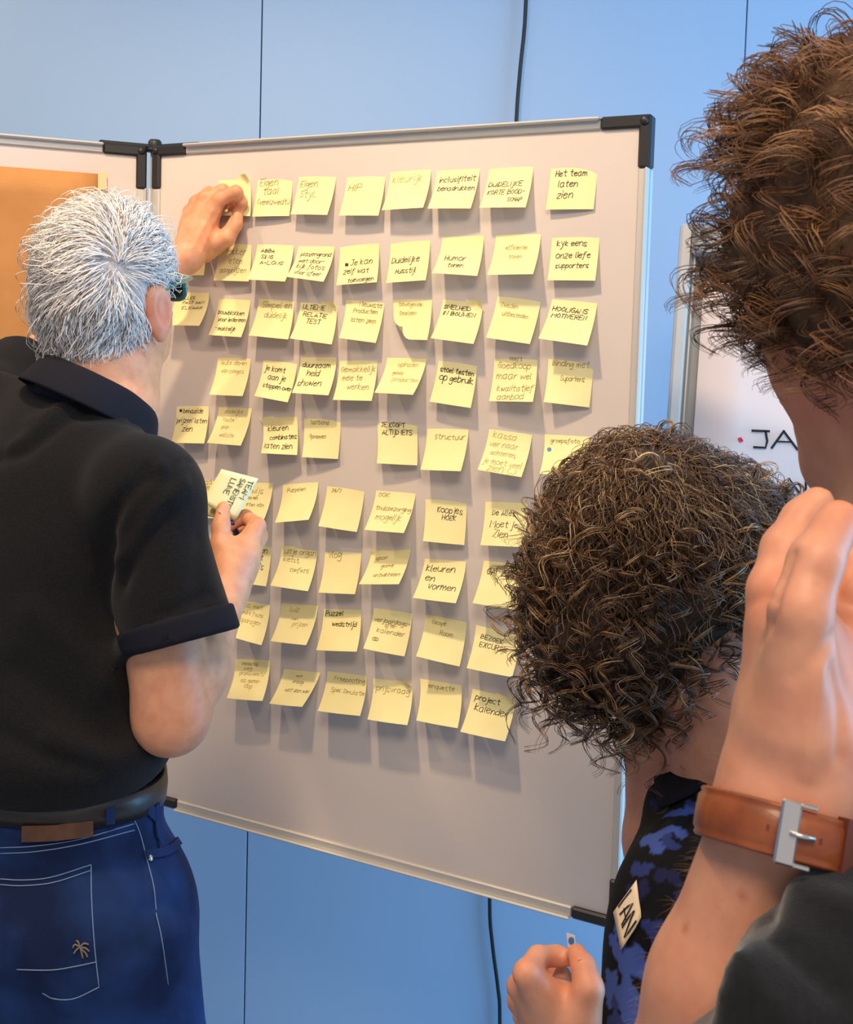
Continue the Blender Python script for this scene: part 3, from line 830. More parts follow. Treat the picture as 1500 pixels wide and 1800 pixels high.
def relax(V, Q, it=2, f=0.5):
    e = np.concatenate([Q[:, [0, 1]], Q[:, [1, 2]], Q[:, [2, 3]], Q[:, [3, 0]]])
    for _ in range(it):
        s = np.zeros_like(V); c = np.zeros(len(V))
        np.add.at(s, e[:, 0], V[e[:, 1]]); np.add.at(c, e[:, 0], 1)
        np.add.at(s, e[:, 1], V[e[:, 0]]); np.add.at(c, e[:, 1], 1)
        V = V * (1 - f) + f * s / np.maximum(c, 1)[:, None]
    return V

def polyline_dist(V, pl):
    d = np.full(len(V), 1e9)
    for a, b in zip(pl[:-1], pl[1:]):
        ba = b - a; t = np.clip(((V - a) @ ba) / max(ba @ ba, 1e-12), 0, 1)
        d = np.minimum(d, np.linalg.norm(V - a - t[:, None] * ba, axis=1))
    return d

class Surf:
    """a meshed organic surface that can be creased, probed by rays and turned into an object"""
    def __init__(s, prims, vox, disp=None, smooth=1, inside=None):
        s.V, s.Q = sdf_arrays(prims, vox, disp, inside)
        if smooth: s.V = relax(s.V, s.Q, smooth)
        s.N = vnormals(s.V, s.Q); s._b = None
    def bvh(s):
        if s._b is None: s._b = BVHTree.FromPolygons([Vector(v) for v in s.V], [tuple(int(i) for i in q) for q in s.Q])
        return s._b
    def hit(s, px, py, lift=0.0):
        d = Vector(ray_dir(px, py)).normalized()
        h = s.bvh().ray_cast(Vector(CAM), d)
        if h[0] is None:
            h = s.bvh().find_nearest(Vector(P(px, py, 1.3)))
        n = np.array(h[1]); 
        if n @ np.array(d) > 0: n = -n
        return np.array(h[0]) + n * lift, n
    def near(s, p, lift=0.0):
        h = s.bvh().find_nearest(Vector(p)); n = np.array(h[1])
        return np.array(h[0]) + n * lift, n
    def line(s, pix, lift=0.0, n=5):
        pp = catmull(np.array(pix, float), n)
        hs = [s.hit(x, y, lift) for x, y in pp]
        return np.array([h[0] for h in hs]), np.array([h[1] for h in hs])
    def crease(s, pix, width, amp, n=5, wobble=0):
        pl, _ = s.line(pix, 0, n)
        d = polyline_dist(s.V, pl)
        s.V = s.V + s.N * (amp * np.exp(-(d / width) ** 2))[:, None]
    def finish(s): s.N = vnormals(s.V, s.Q); s._b = None
    def obj(s, name, mat, parent=None):
        s.o = fast_mesh(name, s.V, s.Q, mat, parent); return s.o

def wob(X, f, seed=0):
    """cheap smooth noise, about -1..1"""
    r = np.random.default_rng(seed); o = np.zeros(len(X))
    for i in range(5):
        k = unit(r.normal(size=3)) * f * (0.7 + 0.25 * i); o += np.sin(X @ k + r.uniform(0, 6.3)) / (1 + 0.25 * i)
    return o / 3

def strands(name, pts, rad, mat, parent=None, sides=3):
    """pts (n,m,3) polylines, rad (n,m): thin tubes joined into one mesh"""
    n, m, _ = pts.shape
    t = np.gradient(pts, axis=1); t /= np.maximum(np.linalg.norm(t, axis=2, keepdims=True), 1e-9)
    ref = np.where(np.abs(t[..., 2:3]) < 0.9, np.array([0, 0, 1.0]), np.array([1.0, 0, 0]))
    u = np.cross(t, ref); u /= np.maximum(np.linalg.norm(u, axis=2, keepdims=True), 1e-9)
    w = np.cross(t, u)
    V = np.stack([pts + rad[..., None] * (u * math.cos(a) + w * math.sin(a)) for a in np.arange(sides) * 2 * math.pi / sides], 2)
    base = (np.arange(n) * m * sides)[:, None, None] + (np.arange(m - 1) * sides)[None, :, None]
    k = np.arange(sides)[None, None, :]; k2 = (k + 1) % sides
    Q = np.stack([base + k, base + k2, base + sides + k2, base + sides + k], -1).reshape(-1, 4)
    o = fast_mesh(name, V.reshape(-1, 3), Q, mat, parent)
    return o

M['skin'] = material('warm skin', srgb(226, 164, 126), 0.5, sss=0.12, noise=(60, srgb(214, 146, 110), 5), bump=(350, 0.12, 0.0006), attr='tint')
M['skin2'] = material('fair skin', srgb(222, 158, 126), 0.5, sss=0.12, noise=(45, srgb(208, 140, 110), 5), bump=(300, 0.1, 0.0006), attr='tint')
M['nail'] = material('finger nail', srgb(222, 158, 136), 0.45)
# ------------------------------------------------------------------ person in the dark polo
man = empty('person'); tag(man, 'white-haired person in dark polo shirt and jeans reaching up to the board', 'person')
def bdepth(px, py):
    d = ray_dir(px, py); return ((B0 - CAM) @ UN) / (d @ UN)
fT = unit(v3(0.72, 0.69, 0)); rT = v3(fT[1], -fT[0], 0)              # chest faces, right side
fP = unit(v3(0.55, 0.83, 0)); rP = v3(fP[1], -fP[0], 0)              # hips
fH = unit(v3(0.36, 0.93, 0.20)); rH = unit(v3(fH[1], -fH[0], 0)); uH = np.cross(rH, fH)   # head
Z = v3(0, 0, 1)
hc = P(190, 500, 1.46); HS = 0.89
sR = P(262, 868, 1.30); eR = P(300, 1262, 1.275); wR = P(398, 1040, 1.435)
sL = P(-45, 735, 1.545); eL = P(105, 612, 1.77); wLp = (330, 448)
dL = bdepth(385, 400) - 0.035
wL = P(328, 450, dL - 0.06)
neck = P(168, 722, 1.425)
chest = (sR + sL) / 2 - Z * 0.09
waist = P(72, 1385, 1.365)
hip = waist - Z * 0.12

head_prims = [
    ell(hc, (0.078, 0.099, 0.108), (rH, fH, uH), 0.02),
    ell(hc + fH * 0.040 - uH * 0.070, (0.060, 0.066, 0.072), (rH, fH, uH), 0.03),
    cone(hc + fH * 0.085 - uH * 0.112, hc + fH * 0.090 - uH * 0.112, 0.026, 0.024, 0.03),          # chin
    cone(hc + fH * 0.100 - uH * 0.028, hc + fH * 0.118 - uH * 0.055, 0.010, 0.015, 0.012),         # nose
    cone(hc + rH * 0.03 + fH * 0.085 - uH * 0.008, hc - rH * 0.03 + fH * 0.085 - uH * 0.008, 0.014, 0.014, 0.02),
    cone(hc + fH * 0.094 - uH * 0.088 + rH * 0.018, hc + fH * 0.094 - uH * 0.088 - rH * 0.018, 0.008, 0.008, 0.008),
    ell(hc + rH * 0.032 + fH * 0.088 - uH * 0.018, (0.013, 0.01, 0.009), (rH, fH, uH), 0.006, 'sub'),
    ell(hc - rH * 0.032 + fH * 0.088 - uH * 0.018, (0.013, 0.01, 0.009), (rH, fH, uH), 0.006, 'sub'),
]
for s in (1, -1):
    ec = hc + rH * s * 0.083 - fH * 0.010 - uH * 0.036
    head_prims += [ell(ec + rH * s * 0.008, (0.0085, 0.023, 0.040), (unit(rH * s - fH * 0.45), unit(fH + rH * s * 0.45), uH), 0.006),
                   ell(ec + rH * s * 0.005 - uH * 0.032 + fH * .003, (0.008, 0.013, 0.016), (rH, fH, uH), 0.006),
                   ell(ec + rH * s * 0.018 + fH * 0.004 + uH * 0.004, (0.006, 0.013, 0.024), (unit(rH * s - fH * 0.45), unit(fH + rH * s * 0.45), uH), 0.004, 'sub')]
head_prims = scaled(head_prims, hc, HS)
head_prims.insert(2, cone(hc - fH * 0.020 - uH * 0.070, neck + fT * 0.005, 0.055, 0.057, 0.03)); head_prims.insert(3, cone(hc + fH * 0.02 - uH * 0.085, neck + fT * 0.035, 0.044, 0.050, 0.03))
# trunk under the clothes, so that the figure is one body
trunk = [cone(neck, chest + Z * 0.02, 0.052, 0.07, 0.03), cone(sR - rT * 0.03 - Z * 0.02, sL + rT * 0.03 - Z * 0.02, 0.034, 0.034, 0.03), cone(chest, waist, 0.10, 0.10, 0.06),
         cone(waist, hip, 0.10, 0.11, 0.05)]
arm_r = chain([sR - Z * 0.012 - rT * 0.004, sR * 0.45 + eR * 0.55, eR], [0.040, 0.047, 0.040], 0.02) + \
        [cone(eR + (wR - eR) * 0.02, eR + (wR - eR) * 0.35, 0.041, 0.041, 0.02), cone(eR + (wR - eR) * 0.35, wR, 0.041, 0.027, 0.02)]
arm_l = chain([sL, sL * 0.45 + eL * 0.55, eL], [0.042, 0.046, 0.040], 0.02) + \
        [cone(eL, eL + (wL - eL) * 0.35, 0.039, 0.040, 0.02), cone(eL + (wL - eL) * 0.35, wL, 0.040, 0.027, 0.02)]

# right hand: loose fist with the thumb up, pinching a note
dr = 1.47
def R_(x, y, d): return P(x, y, d)
kI = R_(452, 925, 1.490); kM = R_(455, 943, 1.505); kR = R_(447, 963, 1.520); kP = R_(436, 982, 1.532)
hand_r = [cone(wR, R_(418, 985, 1.46), 0.027, 0.030, 0.012),
          cone(R_(410, 1005, 1.45), kI, 0.022, 0.0125, 0.012), cone(R_(413, 1005, 1.46), kM, 0.022, 0.0125, 0.012),
          cone(R_(412, 1010, 1.465), kR, 0.022, 0.012, 0.012), cone(wR, kP, 0.020, 0.0115, 0.012)]
hand_r += chain([kI, R_(432, 908, 1.525), R_(414, 917, 1.517), R_(405, 925, 1.505)], [0.0112, 0.0098, 0.0088, 0.0076], 0.004)
hand_r += chain([kM, R_(445, 925, 1.552), R_(424, 934, 1.556), R_(414, 948, 1.538)], [0.0112, 0.0098, 0.0088, 0.0078], 0.004)
hand_r += chain([kR, R_(442, 950, 1.566), R_(422, 956, 1.566), R_(412, 966, 1.545)], [0.0108, 0.0095, 0.0086, 0.0076], 0.004)
hand_r += chain([kP, R_(432, 975, 1.565), R_(418, 978, 1.562), R_(412, 985, 1.545)], [0.0098, 0.0085, 0.0078, 0.007], 0.004)
hand_r += [cone(R_(400, 1015, 1.438), R_(389, 962, 1.455), 0.021, 0.0145, 0.012)] + \
          chain([R_(389, 962, 1.455), R_(389, 925, 1.466), R_(393, 893, 1.480)], [0.0145, 0.0115, 0.0092], 0.006)

# left hand: fingers pinching a note on the board
def L_(x, y, h): 
    return P(x, y, bdepth(x, y) - h)
lw = wL
kI2 = L_(384, 352, 0.058); kM2 = L_(362, 347, 0.052); kR2 = L_(345, 356, 0.045); kP2 = L_(333, 372, 0.040)
hand_l = [cone(lw, L_(352, 410, 0.06), 0.027, 0.030, 0.014), cone(L_(350, 420, 0.06), kI2, 0.025, 0.0125, 0.014),
          cone(L_(345, 415, 0.06), kM2, 0.024, 0.012, 0.012), cone(L_(340, 415, 0.058), kR2, 0.022, 0.012, 0.012), cone(lw, kP2, 0.020, 0.0115, 0.012)]
hand_l += chain([kI2, L_(415, 337, 0.048), L_(425, 356, 0.030), L_(417, 376, 0.014)], [0.0125, 0.0108, 0.0096, 0.008], 0.005)
hand_l += chain([kM2, L_(392, 334, 0.032), L_(408, 350, 0.018), L_(408, 372, 0.012)], [0.012, 0.0105, 0.0094, 0.0078], 0.005)
hand_l += chain([kR2, L_(368, 338, 0.022), L_(384, 352, 0.014), L_(388, 372, 0.012)], [0.0115, 0.010, 0.009, 0.0076], 0.005)
hand_l += chain([kP2, L_(348, 352, 0.020), L_(362, 362, 0.014), L_(366, 378, 0.012)], [0.0105, 0.009, 0.008, 0.007], 0.005)
hand_l += [cone(L_(358, 440, 0.058), L_(398, 418, 0.048), 0.022, 0.0145, 0.012)] + \
          chain([L_(398, 418, 0.048), L_(414, 394, 0.036), L_(419, 374, 0.024)], [0.0145, 0.0120, 0.0096], 0.006)
legs_in = []
body = Surf(head_prims + trunk + arm_r + arm_l + hand_r + hand_l, 0.0030, smooth=1)
for pl, w, a in (([(338, 436), (352, 410), (372, 372)], 0.0035, 0.0016), ([(328, 425), (338, 395), (346, 370)], 0.003, 0.0012), ([(352, 445), (372, 400), (386, 372)], 0.003, 0.0011),
                 ([(420, 1000), (430, 970), (446, 935)], 0.003, 0.001), ([(412, 1000), (424, 960), (440, 925)], 0.003, 0.0008),
                 ([(425, 350), (413, 362), (404, 392)], 0.0025, -0.0022), ([(392, 395), (403, 380), (406, 362)], 0.0022, -0.0012)):
    body.crease(pl, w, a)
body.finish()
bo = body.obj('body', M['skin'], man)
dk = np.ones((len(body.V), 3))
def blush(center, rad, col):
    w = np.exp(-(np.linalg.norm(body.V - center, axis=1) / rad) ** 2)[:, None]
    dk[:] = dk * (1 - w) + np.array(col) * w
blush(hc + rH * 0.078 - fH * 0.012 - uH * 0.040, 0.032, (0.92, 0.62, 0.55))  # ear's own redness, with backlit glow put into the tint
for k in (kI, kM, kI2, kM2, kR2): blush(k, 0.014, (0.97, 0.80, 0.72))
blush(eR, 0.05, (0.98, 0.84, 0.82))
vcol(bo, dk)
# thumb nail of the right hand
nl, nn = body.hit(393, 896, 0.0006)
b = MB(); t1 = unit(np.cross(nn, rT)); t2 = np.cross(nn, t1)
b.add([nl + t1 * 0.0075 * math.cos(a) + t2 * 0.006 * math.sin(a) - nn * 0.0022 * math.sin(a) ** 2 for a in np.linspace(0, 6.283, 15)[:-1]], [tuple(range(14))]); b.build('thumb_nail', M['nail'], man)

# --- polo shirt
M['polo'] = material('charcoal pique cotton', srgb(21, 21, 25), 0.92, noise=(420, srgb(9, 9, 13), 6), bump=(700, 0.5, 0.0015), sheen=0.06, spec=0.2)
M['navy'] = material('navy rib knit', srgb(14, 16, 30), 0.88, bump=(700, 0.3, 0.001), spec=0.3)
uA = unit(eR - sR); uAL = unit(eL - sL)
hemA = P(225, 1152, 1.25); hemB = P(407, 1102, 1.30); hemC = (hemA + hemB) / 2
hn = unit(np.cross(unit(hemB - hemA), unit(ray_dir(310, 1130)))); hn = hn if hn[2] < 0 else -hn
slv = [cone(sR - Z * 0.01 - rT * 0.004, hemC + hn * 0.02, 0.058, 0.0655, 0.03)]
slvL = [cone(sL, sL + uAL * 0.16, 0.066, 0.066, 0.03)]
torso_shape = [
    ell(chest - Z * 0.045 - fT * 0.005, (0.180, 0.125, 0.205), (rT, fT, Z), 0.05),
    cone(neck - Z * 0.050 - fT * 0.014, sR - Z * 0.004 - rT * 0.03, 0.056, 0.058, 0.05), cone(neck - Z * 0.045 - fT * 0.012, sL + Z * 0.012 + rT * 0.03, 0.056, 0.064, 0.05),
    cone(chest - Z * 0.10 - rT * 0.03, waist + Z * 0.06, 0.135, 0.140, 0.06, (fT, 0.86)), cone(chest - Z * 0.10 + rT * 0.05, waist + Z * 0.06 + rP * 0.02, 0.128, 0.138, 0.06, (fT, 0.86)),
    ell(waist + Z * 0.075 + rP * .004, (0.180, 0.138, 0.062), (rP, fP, Z), 0.03)]
sleeve_prims = [ell(sR - Z * 0.004 - rT * 0.004, (0.059, 0.060, 0.060), (rT, fT, Z), 0.03)] + slv + [plane(hemC, hn, 0.002), cone(hemC + hn * 0.03, hemC - hn * 0.012, 0.050, 0.048, 0.003, None, 'sub')]
polo_core = [dict(q, k=0.022) if i == 0 else q for i, q in enumerate(torso_shape)]
polo = Surf(sleeve_prims + polo_core + [plane(waist + Z * 0.034, -Z, 0.006), plane(neck + Z * 0.016, Z + fT * 0.55, 0.006)], 0.0052, disp=lambda X: 0.003 * wob(X, 22, 3) + 0.002 * wob(X, 48, 5), smooth=2)
hemL = sL + uAL * 0.15
sleeve_l = Surf([ell(sL, (0.068, 0.066, 0.072), (rT, fT, Z), 0.03)] + slvL + [plane(hemL, uAL, 0.002)], 0.006, disp=lambda X: 0.002 * wob(X, 30, 11), smooth=2)
for pl, w, a in (([(0, 805), (40, 795), (75, 770), (120, 735), (150, 722)], 0.011, -0.006), ([(20, 790), (70, 755), (110, 722)], 0.012, 0.005),
                 ([(60, 740), (140, 712), (215, 735)], 0.014, 0.004), ([(150, 735), (195, 735), (230, 745)], 0.010, -0.004),
                 ([(260, 830), (225, 870), (195, 920), (180, 985)], 0.012, -0.008), ([(285, 825), (250, 870), (215, 930), (203, 980)], 0.012, 0.006),
                 ([(200, 960), (180, 1050), (190, 1120)], 0.011, -0.008),
                 ([(60, 1080), (140, 1150), (230, 1240)], 0.02, 0.006), ([(30, 1180), (110, 1240), (190, 1300)], 0.018, -0.006), ([(90, 1300), (180, 1330), (280, 1310)], 0.016, 0.006), ([(0, 1290), (90, 1330), (170, 1350)], 0.012, -0.006)):
    polo.crease(pl, w, a)
for pl, w, a in (([(332, 808), (300, 822), (262, 842)], 0.004, -0.003), ([(300, 835), (255, 880), (220, 935)], 0.010, -0.006), ([(320, 850), (270, 905), (225, 975)], 0.011, 0.005),
                 ([(290, 900), (250, 960), (215, 1030)], 0.009, -0.005), ([(395, 1060), (340, 1085), (290, 1120)], 0.010, 0.003), ([(370, 1045), (330, 1062), (290, 1080)], 0.007, -0.003),
                 ([(350, 950), (345, 1010), (350, 1060)], 0.012, -0.003), ([(262, 842), (215, 880), (185, 960), (172, 1050), (200, 1110), (224, 1150)], 0.006, -0.005)):
    polo.crease(pl, w, a)
polo.finish()
po = polo.obj('polo_shirt', M['polo'], man)
sleeve_l.obj('sleeve', M['polo'], man)
cuffp = [cone(sR - Z * .01 - rT * 0.004, hemC + hn * 0.02, 0.0612, 0.0687, 0.03), plane(hemC + hn * 0.002, hn, 0.002), plane(hemC - hn * 0.026, -hn, 0.002),
         cone(hemC + hn * 0.05, hemC - hn * 0.05, 0.058, 0.055, 0.003, None, 'sub')]
Surf(cuffp, 0.004, disp=lambda X: 0.002 * wob(X, 30, 9), smooth=1).obj('cuff', M['navy'], man)

# collar: stands around the neck and folds down
cc = P(164, 696, 1.430) + fT * 0.006; cu = unit(Z + fT * 0.50 + rT * 0.10); cf = unit(fT - cu * (fT @ cu)); cr = np.cross(cf, cu)
V = []; Fc = []; na = 48
prof = [(0.000, -0.022), (0.000, 0.004), (0.002, 0.016), (0.006, 0.019), (0.011, 0.014), (0.017, 0.000), (0.024, -0.016), (0.0225, -0.017), (0.013, -0.002), (0.007, 0.008), (0.004, -0.022)]
for i in range(na):
    a = -math.pi * 0.5 + 0.18 + (2 * math.pi - 0.36) * i / (na - 1) + math.pi   # opening at the front
    a2 = a
    dirv = cr * math.cos(a2) + cf * math.sin(a2)
    rr = 0.0625 + 0.008 * abs(math.sin(a2))
    drop = 0.010 * max(0.0, math.sin(a2))
    for (dr_, dz_) in prof:
        V.append(cc + dirv * (rr + dr_ * 1.15) + cu * (dz_ * (1.1 if dz_ > -0.01 else 1.5) - drop))
npf = len(prof)
for i in range(na - 1):
    for j in range(npf):
        j2 = (j + 1) % npf
        Fc.append((i * npf + j, i * npf + j2, (i + 1) * npf + j2, (i + 1) * npf + j))
Fc.append(tuple(range(npf))); Fc.append(tuple(range((na - 1) * npf, na * npf))[::-1])
o = mesh_obj('collar', V, Fc, M['navy'], man, True)
sb = o.modifiers.new('sub', 'SUBSURF'); sb.levels = 1; sb.render_levels = 1

# --- jeans, belt and their details
def denim():
    mt = material('blue denim', srgb(10, 26, 62), 0.9, spec=0.25, noise=(9, srgb(30, 60, 114), 5), bump=(1100, 0.35, 0.001))
    return mt
M['denim'] = denim()
M['thread'] = material('pale blue stitching', srgb(112, 136, 170), 0.8)
M['belt'] = material('dark brown leather', srgb(30, 22, 20), 0.42, noise=(40, srgb(40, 29, 26), 4), coat=0.08)
M['patch'] = material('tan leather', srgb(92, 56, 30), 0.6, noise=(60, srgb(74, 44, 24), 4))
lr = P(205, 1800, 1.34); lr_top = hip + rP * 0.108 - Z * 0.03
kneeR = v3(lr_top[0] + 0.05, lr_top[1] + 0.03, 0.50); ankR = v3(kneeR[0], kneeR[1] - 0.01, 0.07)
ll_top = hip - rP * 0.085 - Z * 0.03
kneeL = v3(ll_top[0] + 0.03, ll_top[1] + 0.06, 0.50); ankL = v3(kneeL[0], kneeL[1], 0.07)
jp = [ell(waist + Z * 0.01, (0.167, 0.124, 0.06), (rP, fP, Z), 0.04),
      ell(hip - fP * 0.008 + rP * 0.006, (0.212, 0.150, 0.14), (rP, fP, Z), 0.05),
      ell(hip + rP * 0.07 - fP * 0.055 - Z * 0.03, (0.098, 0.098, 0.105), (rP, fP, Z), 0.03), ell(hip - rP * 0.075 - fP * 0.055 - Z * 0.03, (0.098, 0.098, 0.105), (rP, fP, Z), 0.03)]
jp += chain([lr_top, lr_top * 0.5 + kneeR * 0.5, kneeR, ankR], [0.116, 0.102, 0.078, 0.064], 0.03)
jp += chain([ll_top, ll_top * 0.5 + kneeL * 0.5, kneeL, ankL], [0.108, 0.092, 0.072, 0.060], 0.03)
jp += [plane(waist + Z * 0.030, Z, 0.003), plane(v3(0, 0, 0.05), -Z, 0.003)]
jeans = Surf(jp, 0.007, disp=lambda X: 0.002 * wob(X, 25, 21), smooth=2)
for pl, w, a in (([(250, 1600), (290, 1590), (335, 1600)], 0.008, -0.004), ([(330, 1640), (290, 1650), (260, 1690)], 0.012, 0.004), ([(170, 1735), (230, 1700), (280, 1640)], 0.016, 0.004),
                 ([(0, 1745), (60, 1760), (120, 1800)], 0.012, -0.006), ([(345, 1740), (310, 1730), (280, 1750)], 0.010, -0.004), ([(30, 1640), (60, 1700), (110, 1770)], 0.014, 0.004),
                 ([(252, 1480), (262, 1540), (276, 1610), (290, 1740)], 0.004, 0.002)):
    jeans.crease(pl, w, a)
jeans.finish()
jeans.obj('jeans', M['denim'], man)
for k, (q, s) in enumerate(((ankR, 1), (ankL, -1))):
    b = [cone(v3(q[0], q[1], 0.05) - fP * 0.04, v3(q[0], q[1], 0.045) + fP * 0.14, 0.045, 0.040, 0.02), plane(v3(0, 0, 0.002), -Z, 0.003), cone(v3(q[0], q[1], 0.05), v3(q[0], q[1], 0.09), .045, .045, .02)]
    Surf(b, 0.008, smooth=2).obj('shoe', M['belt'], man)
# belt and waistband: loops following the waist
def hoop(c, rx, ry, z0, z1, th, tilt=0.0):
    V = []; Fc = []; n = 64
    for i in range(n):
        a = 2 * math.pi * i / n
        d = rP * math.cos(a); f_ = fP * math.sin(a)
        for (r_, z_) in ((0, z0), (th, z0), (th * 1.25, (z0 + z1) / 2), (th, z1), (0, z1)):
            V.append(c + d * (rx + r_) + f_ * (ry + r_) + Z * (z_ + tilt * math.sin(a)))
    for i in range(n):
        for j in range(5):
            i2 = (i + 1) % n; j2 = (j + 1) % 5
            Fc.append((i * 5 + j, i2 * 5 + j, i2 * 5 + j2, i * 5 + j2))
    return V, Fc
V, Fc = hoop(waist, 0.165, 0.123, 0.006, 0.038, 0.006, -0.010); mesh_obj('belt', V, Fc, M['belt'], man, True)
V, Fc = hoop(waist, 0.165, 0.123, -0.032, 0.006, 0.0022, -0.010); mesh_obj('waistband', V, Fc, M['denim'], man, True)
bel = bpy.data.objects['belt']
def strip(surf, pix, w, lift, mat, name, parent, th=0.0012, n=5):
    pl, nr = surf.line(pix, lift, n)
    b = MB(); b.ribbon(pl, nr, w); o = b.build(name, mat, parent, False)
    s = o.modifiers.new('t', 'SOLIDIFY'); s.thickness = th; s.offset = 0; return o
def stitch(surf, pix, name='stitching', r=0.0006, lift=0.0005, mat=None):
    pl, nr = surf.line(pix, lift, 6); b = MB(); b.tube(pl, r, 6); return b.build(name, mat or M['thread'], man, True)
strip(jeans, [(190, 1395), (190, 1415), (188, 1443)], 0.010, 0.0115, M['denim'], 'belt_loop', man, 0.002, 3)
strip(jeans, [(52, 1464), (100, 1462), (152, 1456)], 0.017, 0.0045, M['patch'], 'leather_patch', man, 0.0015, 3)
stitch(jeans, [(0, 1490), (60, 1487), (140, 1475), (235, 1448)])
stitch(jeans, [(0, 1500), (60, 1497), (140, 1484), (236, 1459)])
stitch(jeans, [(0, 1545), (40, 1547), (90, 1542), (160, 1520)]); stitch(jeans, [(0, 1555), (40, 1557), (95, 1551), (160, 1530)])
stitch(jeans, [(160, 1520), (161, 1580), (166, 1660), (174, 1735)]); stitch(jeans, [(174, 1735), (130, 1755), (95, 1755), (75, 1745)])
stitch(jeans, [(30, 1704), (90, 1705), (135, 1698), (168, 1691)])
stitch(jeans, [(228, 1427), (244, 1460), (258, 1510), (270, 1560), (274, 1600)]); stitch(jeans, [(274, 1605), (284, 1650), (295, 1730)])
stitch(jeans, [(258, 1505), (290, 1500), (312, 1485), (320, 1455), (312, 1425)]); 
pk = strip(jeans, [(259, 1503), (290, 1498), (310, 1484), (318, 1455), (308, 1420)], 0.010, 0.0025, M['denim'], 'pocket_edge', man, 0.002, 5)
strip(jeans, [(262, 1424), (275, 1440), (280, 1470), (284, 1492)], 0.012, 0.002, M['denim'], 'coin_pocket', man, 0.002, 4)
c, n_ = jeans.hit(262, 1509, 0.001); b = MB(); b.tube([c, c + n_ * 0.002, c + n_ * 0.003], [0.0045, 0.0042, 0.002], 12); b.build('rivet', M['chrome'], man, True)
# small embroidered palm on the back pocket
b = MB()
for pix in ([(146, 1684), (143, 1672), (140, 1662)], [(140, 1664), (132, 1660), (128, 1666)], [(140, 1664), (134, 1670), (130, 1676)], [(141, 1664), (148, 1658), (156, 1660)], [(141, 1665), (150, 1666), (157, 1672)], [(141, 1666), (150, 1674), (154, 1682)], [(140, 1664), (138, 1656), (134, 1653)]):
    pl, nr = jeans.line(pix, 0.0012, 3); b.tube(pl, 0.0010, 6)
b.build('embroidered_palm', material('beige thread', srgb(116, 104, 90), 0.8), man, True)

# --- short white hair
M['white_hair'] = material('white hair', srgb(246, 242, 238), 0.5, spec=0.35, noise=(40, srgb(228, 224, 222), 3))
M['scalp'] = material('pale scalp', srgb(222, 190, 174), 0.7)
capp = [ell(hc - fH * 0.004 + uH * 0.006, (0.085, 0.106, 0.112), (rH, fH, uH), 0.01),
        cone(hc - fH * 0.045 - uH * 0.04, hc - fH * 0.052 - uH * 0.080, 0.065, 0.048, 0.03),
        plane(hc + fH * 0.070 + uH * 0.03, fH * 0.9 - uH * 0.35, 0.01), plane(hc - uH * 0.085 - fH * 0.04, -uH * 0.9 + fH * 0.55, 0.01)]
for s in (1, -1):
    capp.append(ell(hc + rH * s * 0.085 + fH * 0.040 - uH * 0.055, (0.04, 0.062, 0.062), (rH, fH, uH), 0.01, 'sub'))
cap = Surf(scaled(capp, hc, HS), 0.004, disp=lambda X: 0.002 * wob(X, 70, 31), smooth=1)
M['hair_under'] = material('hair underlayer with gap shade', srgb(196, 186, 182), 0.8, noise=(90, srgb(166, 156, 152), 4), bump=(160, 0.9, 0.004))  # greyer than the strands: depth shade between them put into the colour
cap.obj('hair_cap', M['hair_under'], man)
whorl, wn = cap.hit(205, 470)
def comb(surf, n, length, whorl, lift, seed, swirl=1.1, steps=8, rad=0.0007, down=0.5, jit=0.25, clump=0, origin_skip=0.0):
    r = np.random.default_rng(seed)
    fi = r.integers(0, len(surf.V), n)
    p = surf.V[fi] + r.normal(size=(n, 3)) * 0.002; nr = surf.N[fi]
    out = np.zeros((n, steps, 3)); R = np.zeros((n, steps))
    L = length * r.uniform(0.6, 1.25, n)
    ph = r.normal(size=(n, 3)) * jit
    tree = surf.bvh()
    wv = r.uniform(0, 6.28, n); wa = r.uniform(0.1, 0.5, n)
    cl = wob(p, 75, seed + 1) ; cl2 = wob(p, 140, seed + 2)
    lf = lift * r.uniform(0.3, 1.3, n) * np.where(r.uniform(size=n) > 0.9, 1.9, 1.0)
    for s in range(steps):
        t = s / (steps - 1)
        out[:, s] = p + nr * (lf * math.sin(math.pi * min(t * 0.8 + 0.12, 1)))[:, None]
        R[:, s] = rad * (1 - 0.75 * t ** 2)
        d = p - whorl; dn = np.linalg.norm(d, axis=1, keepdims=True)
        d = d / np.maximum(dn, 1e-6)
        sw = np.cross(nr, d)
        g = v3(0, 0, -1) * down
        dirv = d * np.clip(1.2 - dn * 3.5, 0.25, 1.2) + sw * swirl * np.exp(-dn * 25) + g * np.clip(dn * 9, 0.1, 1.0) + ph * 0.6 + sw * (cl[:, None] * 0.9) + sw * (np.sin(wv + t * 5) * wa * .6)[:, None]
        dirv = dirv - nr * np.sum(dirv * nr, 1, keepdims=True)
        dirv /= np.maximum(np.linalg.norm(dirv, axis=1, keepdims=True), 1e-6)
        p = p + dirv * (L / (steps - 1))[:, None]
        # stay on the cap
        if s % 2 == 1 or s == 0:
            for i in range(n):
                h = tree.find_nearest(Vector(p[i]))
                q = np.array(h[0]); nn_ = np.array(h[1])
                p[i] = q; nr[i] = nn_
    return out, R
o_, r_ = comb(cap, 6000, 0.052, whorl, 0.012, 41)
keep = np.ones(len(o_), bool)
for s in (1, -1):
    q = hc + (rH * s * 0.090 - fH * 0.008 - uH * 0.040) * HS
    keep &= (np.linalg.norm((o_ - q) * np.array([1, 1, 0.75]), axis=2) > 0.021).all(1)
keep &= ((o_ - hc) @ fH < 0.088).all(1)
strands('hair', o_[keep], r_[keep], M['white_hair'], man)

